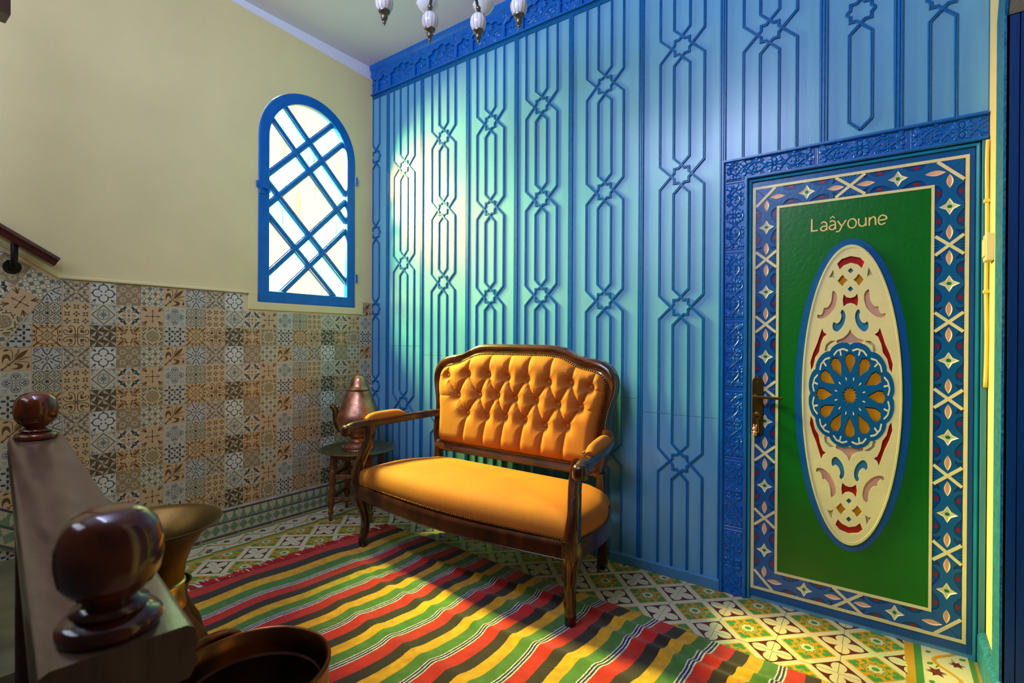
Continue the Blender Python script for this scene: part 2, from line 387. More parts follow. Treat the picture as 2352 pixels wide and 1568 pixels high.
def tS(k):
    k.poly([(-1, -1), (1, -1), (1, 1), (-1, 1)], (208, 180, 142), 0)
    for i in range(3):
        for j in range(3):
            def q(): k.poly(leaf((0, .05), (0, .28), .12), DB)
            k.rep(q, 4, off=(-.66 + .66 * i, -.66 + .66 * j), a0=45 * ((i + j) % 2))
            def q2(): k.poly(leaf((0, .06), (0, .22), .09), (168, 152, 118))
            k.rep(q2, 4, off=(-.66 + .66 * i, -.66 + .66 * j), a0=45 * ((i + j + 1) % 2))
def tD(k):
    k.poly([(-1, -1), (1, -1), (1, 1), (-1, 1)], (208, 202, 184), 0)
    k.poly(dia(0, 0, .97), ST); k.poly(dia(0, 0, .82), (218, 202, 160), 2); k.poly(circ(0, 0, .52, 22), (140, 146, 142), 3); k.poly(circ(0, 0, .42, 22), (204, 198, 180), 4)
    def q():
        k.stroke([(0, 0), (0, .34)], .09, ST, 5); k.stroke(arc(0, .16, .13, 200, 340, 6), .06, ST, 5); k.poly(circ(.0, .34, .06, 8), ST, 5); k.poly(circ(.15, .15, .07, 7), ST, 5)
        k.poly(leaf((.72, .72), (.97, .97), .16), ST); k.poly(leaf((.7, .76), (.66, .97), .1), ST); k.poly(leaf((.76, .7), (.97, .66), .1), ST)
        k.stroke(spiral(.46, .84, .10, .04, -90, 180, 8), .045, (130, 108, 78)); k.stroke(spiral(.84, .46, .10, .04, 180, -90, 8), .045, (130, 108, 78))
    k.rep(q, 4)
def tF(k):
    k.poly([(-1, -1), (1, -1), (1, 1), (-1, 1)], (206, 200, 184), 0)
    k.poly(star(0, 0, .97, .84, 16, 90), (50, 58, 62))
    def q():
        k.poly(leaf((0, .02), (0, .94), .64, 8), (214, 208, 190), 2); k.poly([(0, .16), (.1, .26), (.2, .48), (.07, .58), (0, .72), (-.07, .58), (-.2, .48), (-.1, .26)], TN, 3)
        k.poly(leaf((.30, .30), (.58, .58), .09), (206, 200, 184), 2); k.poly(leaf((.78, .66), (.95, .95), .14), TN); k.poly(leaf((.66, .78), (.95, .95), .14), TN)
        k.poly(dia(.28, .97, .08), (50, 58, 62)); k.poly(dia(-.28, .97, .08), (50, 58, 62))
    k.rep(q, 4); k.poly(circ(0, 0, .09, 10), (30, 34, 38), 4)
def tC(k):
    k.poly([(-1, -1), (1, -1), (1, 1), (-1, 1)], (206, 178, 142), 0)
    def q():
        k.stroke([(0, .06), (0, .6)], lambda t: .04 + .07 * t, BR); k.poly(circ(0, .6, .055, 8), BR)
        k.stroke(spiral(.16, .36, .14, .05, 190, -60, 10), .04, (158, 144, 112)); k.stroke(spiral(-.16, .36, .14, .05, -10, 240, 10), .04, (158, 144, 112))
        k.poly(leaf((.52, .52), (.95, .95), .12), BR); k.stroke(bez((.5, .5), (.6, .8), (.7, .86), (.62, .97), 8), .07, BR); k.stroke(bez((.5, .5), (.8, .6), (.86, .7), (.97, .62), 8), .07, BR)
    k.rep(q, 4); k.poly(circ(0, 0, .10, 10), BR, 2)
def tO(k):
    k.poly([(-1, -1), (1, -1), (1, 1), (-1, 1)], (198, 198, 186), 0)
    def q():
        k.stroke(circ(0, .52, .31, 18), .06, (96, 108, 116), 1, True)
        for a in (-90, 0, 180, 45, 135): k.poly(circ(.13 * math.cos(math.radians(a)), .54 + .13 * math.sin(math.radians(a)), .085, 8), (96, 108, 116))
        k.stroke([(0, .5), (0, .3)], .05, (96, 108, 116))
        for a in (0, 45, 90): k.poly(leaf((.58, .58), (.58 + .36 * math.cos(math.radians(a)), .58 + .36 * math.sin(math.radians(a))), .09), GL)
        k.stroke(bez((.4, .4), (.6, .5), (.5, .6), (.9, .9), 6), .05, GL)
    k.rep(q, 4); k.poly([(-.14, -.14), (.14, -.14), (.14, .14), (-.14, .14)], GL)
def tZ(k):
    k.poly([(-1, -1), (1, -1), (1, 1), (-1, 1)], (200, 194, 172), 0); c = (38, 36, 34)
    for cx in (-.5, .5):
        for cy in (-.5, .5):
            def q():
                k.stroke(arc(0, 0, .15, 20, 70, 4), .07, c); k.poly(dia(.0, .26, .07), c); k.stroke(spiral(.16, .36, .09, .05, 180, -90, 6), .05, c)
                k.stroke(spiral(.36, .16, .09, .05, 270, 540, 6), .05, c); k.poly(dia(.27, .27, .06), c); k.stroke([(.34, .34), (.5, .5)], .07, c); k.poly(dia(0, .44, .05), c)
            k.rep(q, 4, off=(cx, cy)); k.poly(circ(cx, cy, .06, 8), c)
    for a, b in ((0, 0), (.0, .97), (.97, 0), (-.97, 0), (0, -.97)):
        k.poly(dia(a, b, .13), c, 2)
    k.stroke([(-.98, 0), (.98, 0)], .03, c); k.stroke([(0, -.98), (0, .98)], .03, c)
def tH(k):
    k.poly([(-1, -1), (1, -1), (1, 1), (-1, 1)], (208, 182, 144), 0)
    def q():
        k.stroke(bez((.06, .0), (.1, .45), (.02, .86), (.38, .92), 12) + spiral(.40, .74, .18, .06, 90, -170, 9)[1:], .065, BR)
        k.stroke(bez((.0, .06), (.45, .1), (.86, .02), (.92, .38), 12) + spiral(.74, .40, .18, .06, 0, 260, 9)[1:], .065, BR)
        for a in (45, 5, 85, 25, 65): k.poly(leaf((.30, .30), (.30 + .34 * math.cos(math.radians(a)), .30 + .34 * math.sin(math.radians(a))), .085), BR)
        k.poly(circ(.17, .17, .05, 7), BR); k.poly(leaf((.8, .9), (.97, .97), .1), (176, 166, 128)); k.poly(leaf((.9, .8), (.97, .97), .1), (176, 166, 128))
    k.rep(q, 4); k.stroke(circ(0, 0, .09, 10), .05, BR, 2, True)
def tT(k):
    k.poly([(-1, -1), (1, -1), (1, 1), (-1, 1)], OL, 0); a, b, c = (186, 178, 160), (104, 86, 62), (76, 64, 40)
    for cx in (-.5, .5):
        for cy in (-.5, .5):
            def q():
                k.poly([(0, 0), (.5, .5), (.16, .5)], a); k.poly([(0, 0), (.16, .5), (-.1, .5)], c); k.poly([(0, 0), (.5, .5), (.5, .22)], b)
                k.poly([(0, 0), (-.06, .5), (-.2, .5), (-.02, .18)], b)
            k.rep(q, 4, off=(cx, cy))
def tB(k):
    k.poly([(-1, -1), (1, -1), (1, 1), (-1, 1)], (208, 180, 140), 0); c = (112, 68, 32)
    def q():
        k.poly(leaf((.36, .36), (.95, .95), .24), c)
        k.poly(smooth_closed([(.30, .26), (.30, .62), (.18, .74), (.06, .62), (.10, .5), (.16, .6), (.20, .5), (.2, .26)], 1), c); k.poly(smooth_closed([(.26, .30), (.62, .30), (.74, .18), (.62, .06), (.5, .10), (.6, .16), (.5, .20), (.26, .2)], 1), c)
        k.stroke(bez((.36, .5), (.4, .8), (.5, .8), (.52, .95), 6), .05, c); k.stroke(bez((.5, .36), (.8, .4), (.8, .5), (.95, .52), 6), .05, c)
        k.poly(leaf((.2, .82), (.1, .97), .12), c); k.poly(leaf((.82, .2), (.97, .1), .12), c); k.poly(leaf((0, .16), (0, .34), .1), TN); k.poly(leaf((.5, .78), (.62, .96), .06), c); k.poly(leaf((.78, .5), (.96, .62), .06), c)
    k.rep(q, 4)
def tM(k):
    k.poly([(-1, -1), (1, -1), (1, 1), (-1, 1)], (206, 190, 152), 0); c = (82, 70, 54)
    k.poly(star(0, 0, .60, .52, 16), (148, 130, 104))
    def q():
        k.stroke([(-.34, .94), (-.20, .74), (0, .92), (.20, .74), (.34, .94)], .10, c); k.stroke([(-.20, .74), (-.36, .68), (-.4, .56)], .08, c); k.stroke([(.20, .74), (.36, .68), (.4, .56)], .08, c)
        k.stroke(arc(.98, .98, .46, 190, 260, 8), .08, c); k.stroke(circ(.76, .76, .16, 10), .05, c, 1, True); k.stroke([(.66, .76), (.86, .76)], .05, c); k.stroke([(.76, .66), (.76, .86)], .05, c)
        k.poly(dia(0, .80, .06), (214, 198, 150), 2)
        k.stroke(arc(.0, .3, .12, -40, 220, 8), .04, (200, 184, 150), 2); k.stroke([(0, .05), (.34, .34)], .04, (200, 184, 150), 2); k.poly(circ(.36, .1, .05, 6), (200, 184, 150), 2)
    k.rep(q, 4)
def tN(k):
    k.poly([(-1, -1), (1, -1), (1, 1), (-1, 1)], (196, 192, 182), 0)
    for x, y in ((-.5, .5), (.5, .5), (-.5, -.5), (.5, -.5)):
        def q(): k.poly([(-.07, .12), (-.10, .36), (0, .46), (.10, .36), (.07, .12)], NV)
        k.rep(q, 4, off=(x, y)); k.poly(circ(x, y, .1, 4), (150, 152, 150))
    for x, y in ((0, .97), (0, -.97), (.97, 0), (-.97, 0), (.28, 0), (-.28, 0), (0, .28), (0, -.28)): k.poly(dia(x, y, .13), NV)
    k.poly(dia(0, 0, .18), (160, 162, 160)); 
    for x, y in ((.95, .95), (-.95, .95), (.95, -.95), (-.95, -.95)): k.poly(dia(x, y, .16), (150, 152, 150))
def tW(k):
    k.poly([(-1, -1), (1, -1), (1, 1), (-1, 1)], (206, 174, 132), 0)
    k.stroke([(.36 * math.cos(a) * (1.15 if i % 4 == 0 else 1), .36 * math.sin(a) * (1.15 if i % 4 == 0 else 1)) for i, a in enumerate([2 * PI * j / 16 for j in range(16)])], .06, BR, 2, True)
    k.poly(circ(0, 0, .24, 14), (164, 154, 118))
    def q():
        k.stroke([(.30, .30), (.56, .56)], .06, BR); k.stroke(bez((.56, .56), (.7, .9), (.2, .5), (.0, .86), 10), .06, BR); k.stroke(bez((.56, .56), (.9, .7), (.5, .2), (.86, .0), 10), .06, BR)
        k.stroke(bez((.56, .56), (.75, .75), (.8, .8), (.97, .97), 4), .12, BR); k.poly(leaf((.22, .80), (.50, .92), .15), BR); k.poly(leaf((.80, .22), (.92, .50), .15), BR); k.poly(leaf((0, .44), (0, .62), .1), BR); k.poly(circ(0, .92, .07, 7), BR)
    k.rep(q, 4)
GRID = [[tG, tQ, tX, tK, tL, tU], [tS, tD, tF, tC, tO, tZ], [tH, tT, tB, tM, tN, tW]]
TS = 0.1
def tile_mesh(fn, nm):
    k = Ink(); fn(k); mb = MB(); hs = TS / 2 - 0.0004
    mb.box((0, -hs, -hs), (0.004, hs, hs), lin(k.p[0][1]))
    k.p = k.p[1:]; k.to(mb, lambda x, y, z: (0.004 + z, x * hs, y * hs))
    return mb.mesh('tile_' + nm, M['print'], fix=False)
TM = [[tile_mesh(GRID[r][c], 'abc'[r] + str(c)) for c in range(6)] for r in range(3)]
J = 1.062; Y0 = -1.722
def put_tile(c, r, yc, zc):  # r counts down from the top row
    link('tile', TM[r % 3][c % 6], wall_left, ((0.001 if (R.random() < .9) else 0.0014) - (.0009 if c < 0 else 0), yc, zc))
for r in range(12):
    for c in range(-1, 17):
        if r == 0 and 8 <= c <= 15: continue
        z = J + 0.25 - 0.1 * r - (0.0012 * (r // 3)); y = Y0 + 0.05 + 0.1 * c + 0.0006 * (c // 6)
        put_tile(c, r, y, z)
        if c == -1 and r > 0: put_tile(c - 1, r, y - .1, z)
        if c == -1 and r > 2: put_tile(c - 2, r, y - .2, z)
# wedge and sloping courses beside the stair
SL = math.radians(-32)
def slope_pt(a, b): return Vector((0.0, -1.735 + a * math.cos(SL) - b * math.sin(SL) * 1, 1.36 + a * math.sin(SL) + b * math.cos(SL)))
def in_slope(p):   # left of the fan seam
    y, z = p
    seam = -1.728 - (1.381 - z) * 0.60 if z > 1.1 else -1.897 - (1.1 - z) * 0.12
    return y < seam
def clip_mesh(me, co_no_list, nm):
    bm = bmesh.new(); bm.from_mesh(me)
    for co, no in co_no_list:
        bmesh.ops.bisect_plane(bm, geom=bm.verts[:] + bm.edges[:] + bm.faces[:], plane_co=co, plane_no=no, clear_outer=True)
    m2 = bpy.data.meshes.new(nm); bm.to_mesh(m2); bm.free()
    for m in me.materials: m2.materials.append(m)
    return m2
for i in range(-4, 3):
    for j in range(-9, 0):
        c = slope_pt(0.05 + 0.1 * i, 0.05 + 0.1 * j + -0.006)
        if c.z < 0.40: continue
        me = TM[(-1 - j) % 3][(i + 4) % 6]
        n = Vector((0, .857, -.515)) if c.z > 1.02 else Vector((0, .99, -.12)); p = Vector((0, -1.724, 1.381)) if c.z > 1.02 else Vector((0, -1.941, 1.02))
        dist = (Vector((0, c.y, c.z)) - p).dot(n)
        if dist > .06: continue
        if dist > -.075:
            Rm = Matrix.Rotation(-SL, 3, 'X'); me = clip_mesh(me, [(Rm @ (p - Vector((0, c.y, c.z))), Rm @ n)], 'tile_cut')
        o = link('tile', me, wall_left, (0.0016, c.y, c.z)); o.rotation_euler = (SL, 0, 0)

# ---- tiled skirting of the left wall
def skirt_ink():
    k = Ink(); cr, gr, dk = (196, 182, 146), (116, 142, 108), (86, 88, 82)
    k.poly([(-1, -1), (1, -1), (1, -.80), (-1, -.80)], dk); k.poly([(-1, .02), (1, .02), (1, .16), (-1, .16)], dk); k.poly([(-1, .84), (1, .84), (1, 1), (-1, 1)], (66, 70, 74))
    for i in range(4):
        x = -.75 + .5 * i
        k.poly(dia(x, -.38, .25, .39), gr)
        k.poly([(x - .24, .16), (x - .20, .34), (x - .10, .42), (x - .13, .50), (x - .06, .58), (x - .07, .82), (x + .07, .82), (x + .06, .58), (x + .13, .50), (x + .10, .42), (x + .20, .34), (x + .24, .16)], gr)
    return k, cr
k, cr_ = skirt_ink(); SKW = 0.198
mb = MB(); mb.box((0, -SKW / 2 + .0008, -0.0725), (0.011, SKW / 2 - .0008, 0.0725), lin(cr_))
k.to(mb, lambda x, y, z: (0.011 + z, x * (SKW / 2 - .0008), y * 0.0725)); SKM = mb.mesh('skirting_tile', M['cement'], fix=False)
mb = MB(); mb.box((0, -2.0, 0), (0.006, 0, 0.152)); mb.box((0, -2.0, 0.146), (0.013, 0, 0.156))
bl = link('baseboard_left', mb.mesh('baseboard_left', M['plaster']), kind='structure')
for i in range(10): link('skirting_tile', SKM, bl, (0.001, -0.948 + SKW * (i - 4.5) + 0.0, 0.0735)) if -0.948 + SKW * (i - 4.5) < -0.07 else None
bl_n = 0
for o in [o for o in bl.children if 'skirting' in o.name]:
    bl_n += 1

# ---- cement floor tiles
YL, GR_, MR, WH = (214, 152, 26), (74, 142, 74), (96, 36, 28), (216, 206, 170)
def floor_ink():
    k = Ink(); k.poly([(-1, -1), (1, -1), (1, 1), (-1, 1)], WH, 0)
    k.poly(dia(0, 0, .87), YL)
    def q():
        k.stroke([(0, .20), (0, .52)], .035, GR_, 2)
        for dx, dy, r in ((0, .66, .115), (-.12, .55, .10), (.12, .55, .10)): k.poly(circ(dx, dy, r, 10), GR_, 2)
        k.poly(circ(.335, .335, .085, 9), GR_, 2); k.stroke(bez((.0, .40), (.14, .34), (.16, .24), (.27, .30), 6), .035, GR_, 2); k.stroke(bez((.40, .0), (.34, .14), (.24, .16), (.30, .27), 6), .035, GR_, 2)
        k.poly([(1, .20), (1, 1), (.20, 1)], MR)
        e = [(x, min(y, 1)) for x, y in arc(.62, 1.0, .27, 180, 360, 12, ry=.235)]
        k.poly(e, WH, 2); k.poly([(y, x) for x, y in e], WH, 3); k.poly([(1, 1)] + arc(1, 1, .24, 180, 270, 6), WH, 4)
    k.rep(q, 4)
    k.poly(star(0, 0, .30, .23, 8), GR_, 3); k.poly(star(0, 0, .27, .20, 8), WH, 4); k.poly(circ(0, 0, .115, 12), GR_, 5)
    return k
k = floor_ink(); mb = MB(); mb.box((-.9925, -.9925, -0.004), (.9925, .9925, 0), lin(WH)); k.p = k.p[1:]
k.to(mb, lambda x, y, z: (x, y, z * 0.9), 0.9925); FT = mb.mesh('floor_tile', M['cement'], fix=False)
FTL = clip_mesh(FT, [(Vector((-0.16, 0, 0)), Vector((-1, 0, 0)))], 'floor_tile_cut_left')
FTR = clip_mesh(FT, [(Vector((0.86, 0, 0)), Vector((1, 0, 0)))], 'floor_tile_cut_right')
def node(i, j): return Vector((0.368 + 0.2145 * i - 0.0006 * i * i, -0.222 - 0.0195 * i + 0.0006 * i * i - 0.203 * j, 0))
def put_quad(me, p00, p10, p01, par, nm, z=0.0):
    ex, ey = (p10 - p00) / 2, (p01 - p00) / 2; c = p00 + ex + ey
    o = link(nm, me, par); o.matrix_world = Matrix(((ex.x, ey.x, 0, c.x), (ex.y, ey.y, 0, c.y), (0, 0, 1, z + R.uniform(-.0005, .0003)), (0, 0, 0, 1)))
    return o
nt_ = 0
for i in range(-1, 13):
    for j in range(-2, 8):
        a, b, c2 = node(i, j + 1), node(i + 1, j + 1), node(i, j)
        if c2.y > 0.26 or a.y < -1.75: continue
        me = FTL if i == -1 else FT
        if i == 12: me = FTR
        put_quad(me, a, b, c2, floor, 'floor_tile'); nt_ += 1
# border tiles along the left and right walls
def border_ink():
    k = Ink(); k.poly([(-1, -1), (1, -1), (1, 1), (-1, 1)], (212, 204, 176), 0)
    k.poly([(-1, -1), (1, -1), (1, -.74), (-1, -.74)], (206, 150, 34)); k.poly([(-1, -.74), (1, -.74), (1, -.54), (-1, -.54)], (72, 134, 64))
    k.poly([(-1, .66), (1, .66), (1, .80), (-1, .80)], (84, 134, 74)); k.poly([(-1, .80), (1, .80), (1, .93), (-1, .93)], (190, 142, 52))
    wv = [(-1 + 2 * t / 24, .06 + .30 * math.sin(2 * PI * (t / 24) + 2.2)) for t in range(25)]
    k.stroke(wv, .12, (206, 150, 40), 2)
    st = star(-.12, .33, .22, .11, 6, 80); k.poly(st, (100, 42, 34), 3)
    k.poly(star(.97, -.22, .28, .13, 6, 80), (100, 42, 34), 3); k.poly(star(-.97, -.22, .28, .13, 6, 80), (100, 42, 34), 3)
    for a, b in (((.30, .42), (.46, .60)), ((-.62, -.42), (-.40, -.28)), ((.38, -.30), (.20, -.42)), ((.62, .40), (.84, .54))): k.poly(leaf(a, b, .14), (72, 130, 72), 3); 
    k.stroke([(.0, .30), (.22, .22)], .03, (90, 60, 40), 2); k.stroke([(-.7, -.22), (-.5, -.14)], .03, (90, 60, 40), 2)
    return k
k = border_ink(); mb = MB(); mb.box((-.9925, -.9925, -0.004), (.9925, .9925, 0), lin(k.p[0][1])); k.p = k.p[1:]
k.to(mb, lambda x, y, z: (x, y, z * 0.9), 0.9925); FB = mb.mesh('border_tile', M['cement'], fix=False)
for i in range(10):
    y1 = 0.052 - 0.2 * i; dx = 0.012
    # u runs along the wall, v from the room to the wall
    put_quad(FB, Vector((0.245 - dx, y1 - .03, 0)), Vector((0.245 - dx, y1 - .2 - .03, 0)), Vector((0.013, y1, 0)), floor, 'border_tile')
for i in range(4):
    y1 = -0.165 + 0.2 * (1 - i)
    o = put_quad(FB, Vector((3.036, y1 - .2, 0)), Vector((3.036, y1, 0)), Vector((3.25, y1 - .2, 0)), floor, 'border_tile')
# ================================================================== PANELLED BLUE WALL
def W2(x, z, h): return (x, -h, z)      # point on the blue wall, h = height towards the room
def ribbon(mb, path, wd, ht, closed=False, prof=None, base=0.0, col=None, frame=W2):
    """mitred moulding along a flat path on the wall"""
    prof = prof or [(-.5, 0), (-.5, .7), (-.34, 1), (-.16, 1), (0, .72), (.16, 1), (.34, 1), (.5, .7), (.5, 0)]
    n = len(path); k = len(prof); b = len(mb.v)
    for i in range(n):
        p = Vector(path[i]).to_2d()
        def d(a, c): return (Vector(path[c]).to_2d() - Vector(path[a]).to_2d()).normalized()
        if closed: d0, d1 = d(i - 1, i), d(i, (i + 1) % n)
        else: d0 = d(i - 1, i) if i else d(0, 1); d1 = d(i, i + 1) if i < n - 1 else d0
        t = (d0 + d1); t = t.normalized() if t.length > 1e-6 else d0
        nn = Vector((-t.y, t.x)); cs = max(0.35, nn.dot(Vector((-d0.y, d0.x))))
        for a, hh in prof:
            q = p + nn * (a * wd / cs); mb.v.append(frame(q.x, q.y, base + hh * ht))
    for i in range(n if closed else n - 1):
        j = (i + 1) % n
        for t in range(k - 1):
            mb.f.append([b + i * k + t, b + j * k + t, b + j * k + t + 1, b + i * k + t + 1]); mb.c.append(col); mb.m.append(0)
    if not closed:
        mb.f.append([b + t for t in range(k)]); mb.c.append(col); mb.m.append(0)
        mb.f.append([b + (n - 1) * k + t for t in range(k)]); mb.c.append(col); mb.m.append(0)
BAT = [-0.02, 0.162, 0.499, 0.897, 1.263, 1.619, 2.010, 2.388, 2.769, 3.007, 3.256]
CEN = [0.035, 0.325, 0.690, 1.072, 1.432, 1.815, 2.205, 2.573, 2.890, 3.133]
STARS = [[2.40, 1.862, 1.317, 0.77], [2.272, 1.621, 0.67], [2.39, 1.934, 1.469, .55], [2.389, 1.884, 1.362, .50], [2.396, 1.882, 1.353, .50],
         [2.399, 1.86, 1.306, .535], [2.465, 1.87, 1.26, .539], [2.404], [2.372], [2.338]]
ZT, ZB = 2.818, 0.050
A_, B_, D_, Q_ = 0.0365, 0.102, 0.047, 0.0335
SW, SH = 0.0115, 0.0085
for bi in range(10):
    x0, x1 = BAT[bi] + .001, BAT[bi + 1] - .001; zb = 1.875 if bi >= 7 else 0.035
    cx = CEN[bi]; seam = 1.11 - 0.16 * cx
    pn = None
    for (za, zc) in (((zb, seam - .0008), (seam + .0008, ZT)) if bi < 7 else ((zb, ZT),)):
        mb = MB(); mb.box((x0, -0.004, za), (x1, 0, zc)); pp = bev(link('wall_panel', mb.mesh('wall_panel', M['bluepanel']), wall_back), .0008, 1)
        pn = pn or pp
    narrow = bi in (0, 8, 9)
    zs = STARS[bi]
    def strip(path, hadd=0.0, closed=False):
        mb = MB(); ribbon(mb, path, SW, SH + hadd, closed, base=0.003); link('lattice_strip', mb.mesh('lattice_strip', M['bluestrip']), pn)
    up = [ZT] + zs; dn = zs + [zb if bi < 7 else zb]
    for si, z in enumerate(zs):
        mu = (zs[si - 1] + z) / 2 if si else ZT
        md = (z + zs[si + 1]) / 2 if si + 1 < len(zs) else (zb + .003)
        T = lambda a, b: (cx + a, z + b)
        if narrow:
            for s in (1, -1):
                vend = []
                if bi == 8: vend = [(cx - s * A_, 1.955), (cx, 1.918)]
                strip([(cx - s * A_, mu), T(-s * A_, D_ + A_), T(0, D_), T(s * (D_ - Q_), Q_), T(s * Q_, Q_), T(s * Q_, D_ - Q_), T(s * D_, 0)], .0004 * s)
                strip(([(cx - s * A_, md)] if not vend else list(reversed(vend))) + [T(-s * A_, -D_ - A_), T(0, -D_), T(s * (D_ - Q_), -Q_), T(s * Q_, -Q_), T(s * Q_, -D_ + Q_), T(s * D_, 0)], .0004 * s)
        else:
            for s in (1, -1):
                strip([(cx - s * A_, mu), T(-s * A_, D_ + A_), T(0, D_), T(s * (D_ - Q_), Q_), T(s * Q_, Q_), T(s * Q_, D_ - Q_), T(s * D_, 0), T(s * B_, -(B_ - D_)), (cx + s * B_, md)], .0005 * s)
                strip([(cx - s * A_, md), T(-s * A_, -D_ - A_), T(0, -D_), T(s * (D_ - Q_), -Q_), T(s * Q_, -Q_), T(s * Q_, -D_ + Q_), T(s * D_, 0), T(s * B_, (B_ - D_)), (cx + s * B_, mu)], .0005 * s)
BP = [(-.5, 0), (-.5, .75), (-.42, 1), (-.24, 1), (-.18, .7), (-.12, 1), (.12, 1), (.18, .7), (.24, 1), (.42, 1), (.5, .75), (.5, 0)]
for i, x in enumerate(BAT[1:10]):
    mb = MB(); ribbon(mb, [(x, ZT), (x, 1.88 if x > 2.39 else .04)], .027 if x < 2.7 else .030, .011, prof=BP, base=.002)
    link('batten', mb.mesh('batten', M['bluestrip']), wall_back)
# top trim strip, crown frieze
mb = MB(); ribbon(mb, [(-0.0, 2.823), (3.256, 2.823)], .020, .014, prof=BP); link('top_strip', mb.mesh('top_strip', M['bluestrip']), wall_back)
mb = MB(); mb.box((0, -0.012, 2.832), (3.256, 0, 3.04)); crown = link('trim_1', mb.mesh('trim_1', M['blue']), kind='structure')
mb = MB(); mb.sweep([(0, 0, 3.02), (3.256, 0, 3.02)], [(-.002, .02), (.040, .02), (.040, -.004), (.034, -.012), (.026, -.020), (-.002, -.020)], up=(0, 0, 1))
link('cornice', mb.mesh('cornice', M['blue']), crown)
mb = MB(); mb.box((0, -0.031, 2.832), (3.256, -0.010, 2.840)); link('frieze_lip', mb.mesh('frieze_lip', M['blue']), crown)

def rib(mb, pts, r, base=0.0, sc=None, flat=.9, frame=None):
    """half round carved rib along a flat path in local (x, z)"""
    n = len(pts)
    frame = frame or W2
    pr = [(-1, 0), (-.75, .62), (0, 1), (.75, .62), (1, 0)]; b = len(mb.v)
    for i in range(n):
        p, q = Vector(pts[max(i - 1, 0)]).to_2d(), Vector(pts[min(i + 1, n - 1)]).to_2d(); t = (q - p).normalized() if (q - p).length > 1e-9 else Vector((1, 0))
        nn = Vector((-t.y, t.x)); rr = r * (sc(i / (n - 1)) if sc else 1)
        for a, hh in pr: c = Vector(pts[i]).to_2d() + nn * a * rr; mb.v.append(frame(c.x, c.y, base + hh * rr * flat))
    for i in range(n - 1):
        for t in range(4):
            mb.f.append([b + i * 5 + t, b + i * 5 + 5 + t, b + i * 5 + 6 + t, b + i * 5 + 1 + t]); mb.c.append(None); mb.m.append(0)
def dome(mb, pts, h, base=0.0, frame=None):
    """flat carved lump: outline at base, shrunk top"""
    frame = frame or W2
    n = len(pts); cx = sum(p[0] for p in pts) / n; cz = sum(p[1] for p in pts) / n; b = len(mb.v)
    for f_, hh in ((1, 0), (.86, .75 * h), (.55, h)):
        for x, z in pts: mb.v.append(frame(cx + (x - cx) * f_, cz + (z - cz) * f_, base + hh))
    for r_ in range(2):
        for i in range(n):
            j = (i + 1) % n; mb.f.append([b + r_ * n + i, b + r_ * n + j, b + r_ * n + n + j, b + r_ * n + n + i]); mb.c.append(None); mb.m.append(0)
    mb.f.append([b + 2 * n + i for i in range(n)]); mb.c.append(None); mb.m.append(0)

